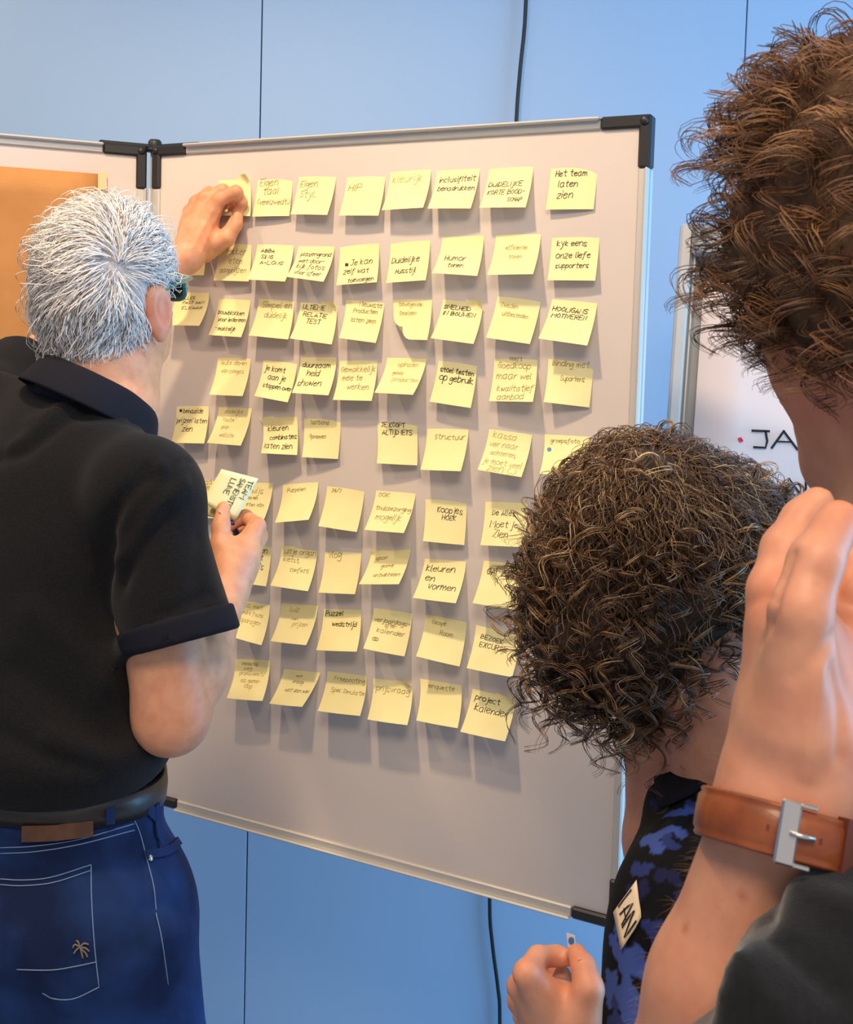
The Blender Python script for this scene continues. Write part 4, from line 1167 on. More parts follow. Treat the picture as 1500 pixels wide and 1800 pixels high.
# --- glasses: dark lens edge and teal temple
M['teal'] = material('teal acetate', srgb(20, 110, 110), 0.25, coat=0.4)
M['lens'] = material('dark tinted lens', srgb(18, 26, 30), 0.08, coat=0.5)
gl = empty('eyeglasses'); tag(gl, 'teal and dark eyeglasses worn by the white-haired person', 'glasses')
g0 = P(322, 470, 1.50); g1 = P(341, 466, 1.53)
b = MB()
rH, fH, uH = rH * HS, fH * HS, uH * HS
ear_top = hc + rH * 0.084 - fH * 0.005 - uH * 0.012
b.tube([ear_top - fH * 0.012 - uH * 0.012, ear_top + fH * .01, hc + rH * 0.080 + fH * 0.06 - uH * 0.006, hc + rH * 0.074 + fH * 0.104 - uH * 0.004], [0.002, 0.0026, 0.003, 0.004], 8); b.build('temple', M['teal'], gl, True)
b = MB(); b.tube([ear_top - rH * 0.168 - fH * 0.012 - uH * 0.012, ear_top - rH * .168 + fH * .01, hc - rH * 0.080 + fH * 0.06 - uH * 0.006, hc - rH * 0.074 + fH * 0.104 - uH * 0.004], [0.002, 0.0026, 0.003, 0.004], 8); b.build('temple', M['teal'], gl, True)
for s in (1, -1):
    lc = hc + rH * s * 0.036 + fH * 0.108 - uH * 0.020
    ring = [lc + rH * 0.029 * math.copysign(abs(math.cos(a)) ** 0.7, math.cos(a)) + uH * 0.019 * math.copysign(abs(math.sin(a)) ** 0.7, math.sin(a)) - fH * s * 0.008 * math.cos(a) for a in np.linspace(0, 2 * math.pi, 29)]
    b = MB(); b.tube(ring, 0.0032, 8, False); b.build('rim', M['teal'], gl, True)
    b = MB(); b.add([q - fH * 0.001 for q in ring[:-1]] + [q + fH * 0.001 for q in ring[:-1]], [tuple(range(28))[::-1], tuple(range(28, 56))]); b.build('lens', M['lens'], gl)
b = MB(); b.tube([hc + rH * 0.01 + fH * 0.118 - uH * 0.014, hc + fH * 0.122 - uH * 0.010, hc - rH * 0.01 + fH * 0.118 - uH * 0.014], 0.003, 8); b.build('bridge', M['teal'], gl, True)
rH, fH, uH = rH / HS, fH / HS, uH / HS

# --- note held in the lower hand, another one behind it, and a blue pen
def held_sheet(name, quad, dep, label, mat, bend=0.006, n=8):
    c = [P(x, y, d) for (x, y), d in zip(quad, dep)]
    nn_ = unit(np.cross(c[1] - c[0], c[3] - c[0])); nn_ = nn_ if nn_ @ (CAM - c[0]) > 0 else -nn_
    V = []; Fc = []
    f = lambda s, t: c[0] * (1 - s) * (1 - t) + c[1] * s * (1 - t) + c[2] * s * t + c[3] * (1 - s) * t + nn_ * bend * math.sin(math.pi * s) * (0.3 + 0.7 * t)
    for j in range(n + 1):
        for i in range(n + 1): V.append(f(i / n, j / n))
    for j in range(n):
        for i in range(n):
            a = j * (n + 1) + i; Fc.append((a, a + n + 1, a + n + 2, a + 1))
    o = mesh_obj(name, V, Fc, mat, None, True)
    m_ = o.modifiers.new('t', 'SOLIDIFY'); m_.thickness = 0.0003; m_.offset = -1
    tag(o, label, 'sticky note', 'yellow sticky notes held in the hand')
    return o, f, nn_
D = lambda x, y: (x / 3.846 + 290, y / 3.846 + 600)
held_sheet('sticky_note', [D(372, 905), D(575, 960), D(470, 1215), D(268, 1180)], [1.515, 1.520, 1.512, 1.508], 'yellow sticky note tucked behind the held team note', M['note'], 0.003)
M['note_light'] = material('pale yellow paper', srgb(252, 248, 190), 0.7, bump=(60, 0.08, 0.001))
o, f, nn_ = held_sheet('sticky_note', [D(382, 863), D(632, 928), D(478, 1215), D(252, 1088)], [1.506, 1.512, 1.502, 1.497], 'pale yellow note held in the fist reading "TEAM SAMENSTEL LUNE" sideways', M['note_light'], 0.004)
b = MB(); rs = random.Random(3)
for txt, s0, t0, t1 in (('TEAM', 0.80, 0.10, 0.52), ('SAMENSTEL', 0.58, 0.10, 0.90), ('LUNE', 0.36, 0.16, 0.56)):
    st, w = lettering(txt, rs=rs, slant=0.0); sc = (t1 - t0) / w
    for q in st:
        b.ribbon([f(s0 + y * 0.022, t0 + x * sc) + nn_ * 0.0007 for x, y in q], nn_, 0.0010)
b.build('handwriting', M['ink3'], o)
pen = empty('pen'); tag(pen, 'blue pen tucked inside the lower fist', 'pen')
pa = P(407, 918, 1.500); pd = unit(P(425, 960, 1.545) - pa)
b = MB(); b.tube([pa, pa + pd * 0.008, pa + pd * 0.12], [0.0035, 0.0042, 0.0042], 12); b.build('barrel', material('blue plastic', srgb(40, 50, 120), 0.35), pen, True)
b = MB(); b.tube([pa + pd * 0.12, pa + pd * 0.132], [0.004, 0.001], 12); b.build('pen_tip', M['chrome'], pen, True)
# ------------------------------------------------------------------ person with the brown curls
wom = empty('person'); tag(wom, 'person with a big mop of brown curls in dark floral blouse', 'person')
fW = unit(v3(-0.72, 0.69, 0)); rW = v3(fW[1], -fW[0], 0)
fh = unit(v3(-0.62, 0.58, -0.52)); rh = unit(v3(fh[1], -fh[0], 0)); uh = np.cross(rh, fh)
hw = P(1150, 985, 1.15)
nb = P(1300, 1375, 1.15)                                   # base of the neck
lS = P(1215, 1580, 1.03); rS = P(1420, 1500, 1.24)        # shoulders
tc = (lS + rS) / 2
wst = P(1330, 1990, 1.13)
wrR = P(1146, 1300, 1.185); elR = P(1172, 1600, 1.18)
wrL = P(1003, 1850, 0.965); elL = P(1150, 2040, 0.99)
pw_ = [ell(hw, (0.076, 0.096, 0.104), (rh, fh, uh), 0.02), ell(hw + fh * 0.04 - uh * 0.066, (0.058, 0.062, 0.066), (rh, fh, uh), 0.03),
       cone(hw + fh * 0.10 - uh * 0.03, hw + fh * 0.118 - uh * 0.052, 0.009, 0.013, 0.012), cone(hw + fh * 0.083 - uh * 0.105, hw + fh * 0.088 - uh * 0.105, 0.022, 0.02, 0.03),
       cone(hw + fh * 0.092 - uh * 0.082 + rh * 0.016, hw + fh * 0.092 - uh * 0.082 - rh * 0.016, 0.007, 0.007, 0.008),
       ell(hw + rh * 0.030 + fh * 0.085 - uh * 0.018, (0.012, 0.01, 0.008), (rh, fh, uh), 0.006, 'sub'), ell(hw - rh * 0.030 + fh * 0.085 - uh * 0.018, (0.012, 0.01, 0.008), (rh, fh, uh), 0.006, 'sub'),
       cone(hw - fh * 0.01 - uh * 0.075, nb, 0.060, 0.064, 0.03), cone(P(1225, 1180, 1.14), P(1295, 1330, 1.13), 0.050, 0.050, 0.03), cone(nb, tc - Z * 0.04, 0.06, 0.09, 0.05), cone(lS, rS, 0.045, 0.045, 0.04), cone(tc - Z * 0.04, wst, 0.10, 0.10, 0.05)]
for s in (1, -1):
    pw_.append(ell(hw + rh * s * 0.078 - fh * 0.01 - uh * 0.03, (0.008, 0.018, 0.03), (rh, fh, uh), 0.006))
pw_ += chain([rS, P(1330, 1680, 1.26), elR], [0.045, 0.042, 0.036], 0.02) + chain([elR, elR * .6 + wrR * .4, wrR], [0.036, 0.036, 0.029], 0.02)
# hand under the chin
def W_(x, y, d): return P(x, y, d)
pw_ += [cone(wrR, W_(1146, 1235, 1.19), 0.030, 0.033, 0.014), cone(wrR + Z * .01, W_(1168, 1255, 1.18), 0.028, 0.028, 0.012)]
for i, (x, d) in enumerate(((1120, 1.215), (1138, 1.205), (1158, 1.198), (1176, 1.195))):
    pw_ += chain([W_(1140 + i * 10, 1245, 1.212), W_(x, 1195, d), W_(x - 6, 1150, d + 0.02), W_(x + 10, 1125, d + 0.04)], [0.014, 0.0105, 0.0092, 0.0078], 0.005)
pw_ += chain([W_(1170, 1265, 1.20), W_(1195, 1215, 1.20), W_(1205, 1175, 1.215)], [0.016, 0.012, 0.009], 0.008)
# the sticker hand
kI = W_(926, 1712, 0.940); kM = W_(915, 1735, 0.962); kR = W_(914, 1760, 0.985); kP = W_(922, 1786, 1.003)
pw_ += [cone(elL, wrL, 0.034, 0.026, 0.02), cone(wrL, W_(980, 1785, 0.968), 0.027, 0.030, 0.014), cone(W_(985, 1790, 0.958), kI, 0.024, 0.0115, 0.012), cone(W_(980, 1800, 0.968), kM, 0.024, 0.0115, 0.012),
        cone(W_(980, 1810, 0.975), kR, 0.023, 0.011, 0.012), cone(wrL, kP, 0.021, 0.0105, 0.012)]
pw_ += chain([kI, W_(946, 1683, 0.965), W_(978, 1680, 0.977), W_(1002, 1684, 0.972)], [0.0112, 0.0096, 0.0086, 0.0072], 0.004)
pw_ += chain([kM, W_(938, 1704, 0.995), W_(972, 1702, 1.000), W_(990, 1712, 0.985)], [0.0110, 0.0095, 0.0085, 0.0075], 0.004)
pw_ += chain([kR, W_(940, 1728, 1.015), W_(972, 1728, 1.015), W_(988, 1738, 0.998)], [0.0105, 0.0092, 0.0083, 0.0074], 0.004)
pw_ += chain([kP, W_(944, 1760, 1.022), W_(970, 1758, 1.018), W_(984, 1764, 1.003)], [0.0095, 0.0083, 0.0075, 0.0068], 0.004)
pw_ += [cone(W_(1015, 1810, 0.945), W_(1035, 1738, 0.940), 0.021, 0.0128, 0.012)] + chain([W_(1035, 1738, 0.940), W_(1027, 1702, 0.950), W_(1014, 1676, 0.962)], [0.0128, 0.0105, 0.0084], 0.005)
wb = Surf(pw_, 0.0029, smooth=1)
wb.finish(); wbo = wb.obj('body', M['skin2'], wom)
dk = np.ones((len(wb.V), 3))
for c, r_, col in ((kI, 0.013, (0.98, 0.80, 0.74)), (kM, 0.012, (0.98, 0.80, 0.74)), (P(1010, 1690, 0.95), 0.016, (1.0, 0.82, 0.76)), (nb, 0.09, (0.92, 0.82, 0.74)), (wrR, 0.06, (0.92, 0.80, 0.74))):
    w = np.exp(-(np.linalg.norm(wb.V - c, axis=1) / r_) ** 2)[:, None]; dk = dk * (1 - w) + np.array(col) * w
vcol(wbo, dk)
nl, nn = wb.hit(1018, 1680, 0.0004); b = MB(); t1 = unit(P(1012, 1660, 0.96) - P(1020, 1690, 0.95)); t1 = unit(t1 - nn * (t1 @ nn)); t2 = np.cross(nn, t1)
b.add([nl + t1 * 0.005 * math.cos(a) + t2 * 0.0038 * math.sin(a) - nn * 0.002 * math.sin(a) ** 2 for a in np.linspace(0, 6.283, 15)[:-1]], [tuple(range(14))]); b.build('thumb_nail', M['nail'], wom)

# --- blouse with a printed flower pattern
M['blouse'] = material('black and blue printed cotton', (1, 1, 1, 1), 0.85, bump=(500, 0.2, 0.0006), attr='tint', spec=0.25)
bl = [ell(tc - Z * 0.08 - fW * 0.005 + rW * 0.01, (0.150, 0.105, 0.18), (rW, fW, Z), 0.05), cone(nb - Z * 0.025, lS, 0.062, 0.055, 0.05), cone(nb - Z * 0.03, rS, 0.062, 0.055, 0.05),
      cone(tc - Z * 0.12, wst, 0.125, 0.125, 0.05, (fW, 0.9)), ell(P(1215, 1670, 1.06), (0.085, 0.075, 0.10), (rW, fW, Z), 0.05),
      cone(lS, P(1170, 1820, 1.00), 0.054, 0.058, 0.03), cone(rS, P(1350, 1640, 1.26), 0.060, 0.058, 0.03),
      cone(P(1188, 1400, 1.14), P(1172, 1520, 1.10), 0.018, 0.030, 0.03), cone(P(1300, 1395, 1.15), P(1185, 1420, 1.14), 0.055, 0.020, 0.03),
      plane(P(1250, 1335, 1.1), unit(np.cross(P(1158, 1368, 1.1) - P(1292, 1312, 1.1), ray_dir(1225, 1340))) * 1.0, 0.006)]
pn = bl[-1]['n']; bl[-1]['n'] = pn if pn[2] > 0 else -pn
blouse = Surf(bl, 0.0036, disp=lambda X: 0.003 * wob(X, 28, 51) + 0.0015 * wob(X, 60, 52), smooth=1, inside=(v3(-1, 0, 0.55), v3(2, 3, 3)))
for pl, w, a in (([(1230, 1400), (1180, 1500), (1135, 1600)], 0.008, -0.005), ([(1215, 1530), (1160, 1620), (1135, 1700)], 0.010, -0.006), ([(1240, 1480), (1200, 1560), (1150, 1650)], 0.010, 0.005),
                 ([(1130, 1640), (1120, 1720), (1125, 1800)], 0.008, -0.004)):
    blouse.crease(pl, w, a)
blouse.finish()
blo = blouse.obj('blouse', M['blouse'], wom)
tint = np.tile(np.array(srgb(9, 9, 15)[:3]), (len(blouse.V), 1))
petal_c = [np.array(srgb(62, 84, 156)[:3]), np.array(srgb(42, 54, 110)[:3]), np.array(srgb(30, 32, 72)[:3])]
def petal(c, n, ang, ln, wd, col):
    ref = Z if abs(n[2]) < 0.9 else v3(1, 0, 0)
    a = unit(np.cross(n, ref)); b_ = np.cross(n, a)
    t = a * math.cos(ang) + b_ * math.sin(ang); s = np.cross(n, t)
    d = blouse.V - c - t * ln * 0.5
    x = (d @ t) / (ln * 0.5); y = (d @ s) / (wd * 0.5 * (1.1 - 0.35 * np.abs(x)))
    near = np.abs(d @ n) < 0.03
    m_ = near & (x * x + y * y < 1)
    tint[m_] = col
prs = random.Random(8)
for (x, y, k, sz, ci) in ((1235, 1380, 4, 0.013, 0), (1200, 1375, 3, 0.012, 1), (1172, 1382, 3, 0.010, 1), (1211, 1430, 2, 0.020, 0), (1180, 1452, 2, 0.018, 0), (1146, 1482, 3, 0.020, 0), (1165, 1480, 2, 0.014, 1),
                       (1083, 1652, 3, 0.014, 0), (1094, 1678, 4, 0.016, 0), (1112, 1694, 4, 0.015, 0), (1128, 1690, 3, 0.013, 0), (1074, 1735, 5, 0.018, 0), (1100, 1752, 4, 0.018, 0), (1106, 1782, 4, 0.018, 0),
                       (1085, 1785, 3, 0.014, 1), (1128, 1580, 2, 0.016, 2), (1145, 1640, 3, 0.014, 1), (1200, 1600, 2, 0.014, 2), (1120, 1540, 2, 0.018, 1), (1175, 1530, 2, 0.016, 2), (1230, 1420, 3, 0.012, 1), (1150, 1415, 3, 0.011, 2), (1190, 1640, 2, .014, 2)):
    c, n = blouse.hit(x, y); a0 = prs.uniform(0, 6)
    for j in range(k): petal(c, n, a0 + j * 6.283 / max(k, 4) + prs.uniform(-.2, .2), sz * prs.uniform(0.9, 1.3), sz * 0.7, petal_c[ci])
for _ in range(90):
    i = prs.randrange(len(blouse.V)); c, n = blouse.V[i], blouse.N[i]
    if n @ (CAM - c) > 0 and c[0] < 0.32: continue
    a0 = prs.uniform(0, 6)
    for j in range(4): petal(c, n, a0 + j * 1.57, 0.016, 0.009, petal_c[prs.choice((0, 1, 1, 2))])
vcol(blo, tint)
# collar flap and name sticker lying on the blouse
V = []; Fc = []
for j in range(5):
    for i in range(9):
        x = 1157 + (1288 - 1157) * i / 8; y = 1371 - 56 * i / 8 + j * (13 - 0.6 * i) + 5 * math.sin(i * .5)
        p, n = blouse.hit(x + j * 2, y + 4, 0.004 + 0.002 * (j < 4)); V.append(p)
for j in range(4):
    for i in range(8): a = j * 9 + i; Fc.append((a, a + 9, a + 10, a + 1))
o = mesh_obj('collar', V, Fc, M['blouse'], wom, True); s_ = o.modifiers.new('t', 'SOLIDIFY'); s_.thickness = 0.0025; s_.offset = 0
vcol(o, np.tile(np.array(srgb(16, 17, 28)[:3]), (45, 1)))
M['tag'] = material('name sticker paper', srgb(246, 224, 196), 0.6, noise=(8, srgb(248, 220, 150), 1))
tagq = [(1122, 1548), (1129, 1613), (1095, 1671), (1082, 1604)]
def tagp(s, t, l): 
    x, y = [(tagq[0][k] * (1 - s) + tagq[1][k] * s) * (1 - t) + (tagq[3][k] * (1 - s) + tagq[2][k] * s) * t for k in (0, 1)]
    return blouse.hit(x, y, l)
V = [tagp(i / 6, j / 6, 0.0022)[0] for j in range(7) for i in range(7)]
Fc = [(j * 7 + i, (j + 1) * 7 + i, (j + 1) * 7 + i + 1, j * 7 + i + 1) for j in range(6) for i in range(6)]
o = mesh_obj('name_sticker', V, Fc, M['tag'], None, True); tag(o, 'yellowish name sticker reading "AN" on the floral blouse', 'sticker')
s_ = o.modifiers.new('t', 'SOLIDIFY'); s_.thickness = 0.0004
b = MB()
for ch, s0 in (('I', 0.06), ('A', 0.26), ('N', 0.60)):
    st, w = lettering(ch, 0.0, 0.05, random.Random(2))
    for q in st:
        pp = catmull(q, 2) if len(q) > 2 else q
        hs = [tagp(min(max(s0 + x * 0.062, .02), .98), 0.78 - y * 0.082, 0.0030) for x, y in pp]
        b.ribbon([h[0] for h in hs], [h[1] for h in hs], 0.0016)
b.build('marker_letters', M['ink3'], o)
# little sticker between finger and thumb
ds = empty('dot_sticker'); tag(ds, 'tiny white backing with a blue dot held between finger and thumb', 'sticker')
q = [P(996, 1640, 0.970), P(1011, 1645, 0.968), P(1014, 1676, 0.968), P(1000, 1678, 0.970)]
nq = unit(np.cross(q[1] - q[0], q[3] - q[0])); nq = nq if nq @ (CAM - q[0]) > 0 else -nq
b = MB(); b.add(q + [p - nq * 0.0004 for p in q], [(0, 1, 2, 3), (7, 6, 5, 4), (0, 4, 5, 1), (1, 5, 6, 2), (2, 6, 7, 3), (3, 7, 4, 0)]); b.build('backing', M['white_paper'], ds)
c = q[0] * .34 + q[1] * .34 + q[2] * .16 + q[3] * .16 + nq * 0.0004; a_ = unit(q[1] - q[0]); b_ = np.cross(nq, a_)
b = MB(); b.add([c + a_ * 0.0026 * math.cos(t) + b_ * 0.0034 * math.sin(t) for t in np.linspace(0, 6.283, 17)[:-1]], [tuple(range(16))]); b.build('blue_dot', M['blue_dot'], ds)

# --- curls
M['curl_base'] = material('curl mass with gap shade', srgb(38, 26, 19), 0.85, noise=(60, srgb(64, 45, 30), 4), bump=(120, 0.8, 0.004))  # darker than the curls, so shade in the gaps is painted in
M['curls'] = material('brown curly hair', (1, 1, 1, 1), 0.34, spec=0.6, attr='tint')
def px_r(px, d): return px * d / F
cpr = [ell(P(1140, 965, 1.15), (0.112, 0.112, 0.112), None, 0.03), ell(P(1075, 1085, 1.14), (0.085, 0.085, 0.088), None, 0.04), ell(P(1230, 1010, 1.15), (0.085, 0.09, 0.095), None, 0.04),
       ell(P(1130, 1150, 1.15), (0.068, 0.07, 0.062), None, 0.03), ell(P(1285, 1060, 1.17), (0.05, 0.06, 0.058), None, 0.03), ell(P(1310, 930, 1.18), (0.048, 0.055, 0.05), None, 0.03)]
curl_cap = Surf(cpr, 0.006, disp=lambda X: 0.006 * wob(X, 60, 61) + 0.003 * wob(X, 120, 62), smooth=1)
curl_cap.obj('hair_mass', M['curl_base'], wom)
def curls(surf, n, seed, length, hr, turns, rad, steps=30, per=2, grav=0.7, inset=0.012):
    r = np.random.default_rng(seed)
    fi = r.integers(0, len(surf.V), n)
    p0 = surf.V[fi] - surf.N[fi] * inset + r.normal(size=(n, 3)) * 0.003
    nr = surf.N[fi]
    L = length * r.uniform(0.55, 1.25, n)
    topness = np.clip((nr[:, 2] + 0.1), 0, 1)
    dir0 = nr + r.normal(size=(n, 3)) * 0.35 + np.array([0, 0, -0.35])
    tang = np.cross(nr, r.normal(size=(n, 3))); dir0 += tang * 0.45
    dir0 /= np.linalg.norm(dir0, axis=1, keepdims=True)
    H = hr * r.uniform(0.5, 1.3, n); T = turns * r.uniform(0.6, 1.3, n); ph = r.uniform(0, 6.28, n); hand = r.choice([-1, 1], n)
    w1 = r.normal(size=(n, 3)) * L[:, None] * 0.09; w2 = r.normal(size=(n, 3)) * L[:, None] * 0.04; f1 = r.uniform(2, 4, n); f2 = r.uniform(4, 8, n); q1 = r.uniform(0, 6, n); q2 = r.uniform(0, 6, n)
    allp = []; allr = []; cols = []
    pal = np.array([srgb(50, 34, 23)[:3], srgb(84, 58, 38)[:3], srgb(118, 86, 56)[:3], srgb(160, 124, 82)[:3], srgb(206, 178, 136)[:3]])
    cb = r.normal(size=n) * 0.9 + 1.7 + topness * 0.9  # upward-facing curls tinted lighter, top light put into their colour
    for k in range(per):
        off = r.normal(size=(n, 3)) * 0.0009; dph = r.normal(size=n) * 0.09; rr = H * r.uniform(0.88, 1.12, n)
        pts = np.zeros((n, steps, 3)); R = np.zeros((n, steps))
        for s in range(steps):
            t = s / (steps - 1)
            g = np.array([0, 0, -1.0]) * grav
            wan = w1 * np.sin(f1 * t + q1)[:, None] + w2 * np.sin(f2 * t + q2)[:, None] - (w1 * np.sin(q1)[:, None] + w2 * np.sin(q2)[:, None])
            c = p0 + off * (1 + 0.8 * t) + dir0 * (L * t * (1 - 0.45 * t))[:, None] + g * (L * 0.75 * t * t)[:, None] + wan * t
            ax = dir0 * (1 - 0.9 * t) + g * (1.5 * t); ax /= np.linalg.norm(ax, axis=1, keepdims=True)
            u = np.cross(ax, nr + 0.01); u /= np.maximum(np.linalg.norm(u, axis=1, keepdims=True), 1e-6); w = np.cross(ax, u)
            an = hand * (ph + dph + T * 6.283 * t)
            e = rr * min(1, t * 3.0 + 0.15) * (0.85 + 0.25 * np.sin(q1 + t * 4))
            pts[:, s] = c + u * (e * np.cos(an))[:, None] + w * (e * np.sin(an))[:, None]
            R[:, s] = rad * (1 - 0.6 * t ** 3)
        allp.append(pts); allr.append(R)
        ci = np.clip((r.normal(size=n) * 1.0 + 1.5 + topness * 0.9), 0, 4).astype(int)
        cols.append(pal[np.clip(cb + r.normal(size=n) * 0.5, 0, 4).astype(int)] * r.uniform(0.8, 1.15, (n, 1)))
    return np.concatenate(allp), np.concatenate(allr), np.concatenate(cols)
def add_curls(parent, sets, name='curls', mat='curls'):
    for pts, R, c in sets:
        o = strands(name, pts, R, M[mat], parent)
        vcol(o, np.repeat(c, pts.shape[1] * 3, axis=0))
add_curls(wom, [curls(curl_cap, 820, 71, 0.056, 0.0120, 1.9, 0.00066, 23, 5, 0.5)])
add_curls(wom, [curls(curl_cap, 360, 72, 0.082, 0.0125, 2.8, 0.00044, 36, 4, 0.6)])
# the top layer falls from the crown in loose waves
crown, _ = curl_cap.hit(1150, 800)
def top_waves(n, seed):
    r = np.random.default_rng(seed); steps = 18
    sel = np.where(np.linalg.norm(curl_cap.V - crown, axis=1) < 0.17)[0]
    near_c = np.where(np.linalg.norm(curl_cap.V - crown, axis=1) < 0.06)[0]
    fi = np.concatenate([r.choice(sel, n - 600), r.choice(near_c, 600)]); p = curl_cap.V[fi].copy(); nr = curl_cap.N[fi].copy(); L = r.uniform(0.05, 0.10, n)
    out = np.zeros((n, steps, 3)); ph = r.uniform(0, 6.28, n); fr = r.uniform(8, 16, n); am = r.uniform(0.002, 0.006, n); lf = r.uniform(0.002, 0.016, n)
    tr = curl_cap.bvh(); jt = r.normal(size=(n, 3)) * 0.35
    for s_ in range(steps):
        t = s_ / (steps - 1)
        d = p - crown; d /= np.maximum(np.linalg.norm(d, axis=1, keepdims=True), 1e-6); d = d + jt + v3(0, 0, -0.35)
        d -= nr * np.sum(d * nr, 1, keepdims=True); d /= np.maximum(np.linalg.norm(d, axis=1, keepdims=True), 1e-6)
        sw = np.cross(nr, d)
        out[:, s_] = p + nr * (lf + am * np.cos(ph + fr * t))[:, None] + sw * (am * np.sin(ph + fr * t))[:, None]
        p = p + d * (L / (steps - 1))[:, None]
        if s_ % 4 == 3:
            for i in range(n):
                h = tr.find_nearest(Vector(p[i])); p[i] = h[0]; nr[i] = h[1]
    pal = np.array([srgb(76, 54, 36)[:3], srgb(112, 82, 55)[:3], srgb(154, 122, 84)[:3], srgb(200, 174, 134)[:3]])
    cols = pal[np.clip(r.normal(size=n) * 0.9 + 1.5, 0, 3).astype(int)]
    return out, np.full((n, steps), 0.00042) * (1 - 0.5 * np.linspace(0, 1, steps) ** 2), cols
add_curls(wom, [top_waves(1250, 77)])
# ------------------------------------------------------------------ person close to the camera with the watch
frp = empty('person'); tag(frp, 'person with wavy brown hair, fist at the mouth, wearing a watch', 'person')
f3 = unit(v3(-0.42, 0.88, -0.20)); r3 = unit(v3(f3[1], -f3[0], 0)); u3 = np.cross(r3, f3)
h3 = P(1655, 445, 0.625)
n3 = P(1690, 1080, 0.60)
s3 = P(1650, 1800, 0.475); e3 = P(1218, 1960, 0.515); w3 = P(1374, 1412, 0.500)
s3r = s3 + v3(0.24, 0.22, 0.02)
c3 = (s3 + s3r) / 2
def Q_(x, y, d): return P(x, y, d)
pf = [ell(h3, (0.078, 0.098, 0.106), (r3, f3, u3), 0.02), ell(h3 + f3 * 0.036 - u3 * 0.070, (0.062, 0.066, 0.070), (r3, f3, u3), 0.03),
      ell(h3 - r3 * 0.045 + f3 * 0.052 - u3 * 0.050, (0.026, 0.030, 0.028), (r3, f3, u3), 0.025),
      cone(h3 + f3 * 0.10 - u3 * 0.03, h3 + f3 * 0.12 - u3 * 0.055, 0.009, 0.014, 0.012), cone(h3 + f3 * 0.082 - u3 * 0.110, h3 + f3 * 0.090 - u3 * 0.112, 0.024, 0.022, 0.03),
      cone(h3 + f3 * 0.094 - u3 * 0.086 + r3 * 0.018, h3 + f3 * 0.094 - u3 * 0.086 - r3 * 0.018, 0.008, 0.008, 0.008),
      ell(h3 + r3 * 0.032 + f3 * 0.088 - u3 * 0.018, (0.013, 0.01, 0.009), (r3, f3, u3), 0.006, 'sub'), ell(h3 - r3 * 0.032 + f3 * 0.088 - u3 * 0.018, (0.013, 0.01, 0.009), (r3, f3, u3), 0.006, 'sub'),
      cone(h3 - f3 * 0.01 - u3 * 0.07, n3, 0.056, 0.060, 0.03), cone(n3, c3 - Z * 0.05, 0.06, 0.10, 0.05), cone(s3, s3r, 0.05, 0.05, 0.05)]
for s in (1, -1):
    pf.append(ell(h3 + r3 * s * 0.076 - f3 * 0.015 - u3 * 0.03, (0.008, 0.018, 0.030), (r3, f3, u3), 0.006))
ax3 = unit(w3 - e3)
pf += chain([s3, e3], [0.05, 0.036], 0.02) + [cone(e3, e3 + (w3 - e3) * 0.4, 0.0355, 0.034, 0.015), cone(e3 + (w3 - e3) * 0.4, w3, 0.034, 0.0265, 0.015)]
pf += [cone(w3, Q_(1405, 1290, 0.500), 0.0265, 0.027, 0.015), cone(Q_(1400, 1330, 0.505), Q_(1400, 1120, 0.509), 0.026, 0.021, 0.012),
       cone(Q_(1420, 1340, 0.510), Q_(1500, 1190, 0.520), 0.024, 0.021, 0.02), cone(Q_(1440, 1260, 0.518), Q_(1490, 1100, 0.545), 0.022, 0.016, 0.015)]
# thumb
pf += [cone(Q_(1402, 1270, 0.490), Q_(1408, 1075, 0.480), 0.0205, 0.0132, 0.010)] + chain([Q_(1408, 1075, 0.480), Q_(1434, 988, 0.486), Q_(1474, 915, 0.500)], [0.0132, 0.0116, 0.0096], 0.004)
# index finger behind it
i0 = Q_(1362, 1040, 0.520)
pf += [cone(Q_(1385, 1260, 0.512), i0, 0.018, 0.0122, 0.010)] + chain([i0, Q_(1382, 966, 0.530), Q_(1412, 914, 0.538), Q_(1438, 884, 0.540)], [0.0122, 0.0112, 0.0098, 0.0082], 0.005)
m0 = Q_(1400, 1050, 0.548); pf += [cone(Q_(1380, 1250, 0.52), m0, 0.02, 0.012, 0.012)] + chain([m0, Q_(1450, 965, 0.562), Q_(1503, 985, 0.555), Q_(1506, 1045, 0.540)], [0.0118, 0.0108, 0.0098, 0.0082], 0.004)
m1 = Q_(1445, 1075, 0.560); pf += chain([m1, Q_(1512, 1015, 0.575), Q_(1545, 1080, 0.560), Q_(1500, 1150, 0.532)], [0.0115, 0.0105, 0.0096, 0.0082], 0.004)
m2 = Q_(1480, 1120, 0.560); pf += chain([m2, Q_(1545, 1090, 0.570), Q_(1568, 1160, 0.555), Q_(1525, 1210, 0.530)], [0.0105, 0.0092, 0.0084, 0.0074], 0.004)
fb_ = Surf(pf, 0.0024, smooth=1, inside=(v3(-1, -1, 0.9), v3(3, 3, 3)))
for pl, w, a in (([(1420, 1360), (1428, 1260), (1440, 1180)], 0.004, 0.0016), ([(1352, 1100), (1365, 1050), (1392, 975)], 0.003, -0.0022), ([(1340, 1130), (1350, 1100), (1360, 1062)], 0.003, -0.001),
                 ([(1320, 1060), (1345, 1050), (1365, 1052)], 0.0025, -0.0008), ([(1462, 1180), (1475, 1240), (1478, 1330)], 0.004, -0.0016), ([(1440, 1010), (1450, 1022), (1440, 1030)], 0.0022, -0.0008),
                 ([(1400, 1190), (1440, 1150), (1462, 1120)], 0.003, -0.001)):
    fb_.crease(pl, w, a)
fb_.finish(); fbo = fb_.obj('body', M['skin2'], frp)
dk = np.ones((len(fb_.V), 3))
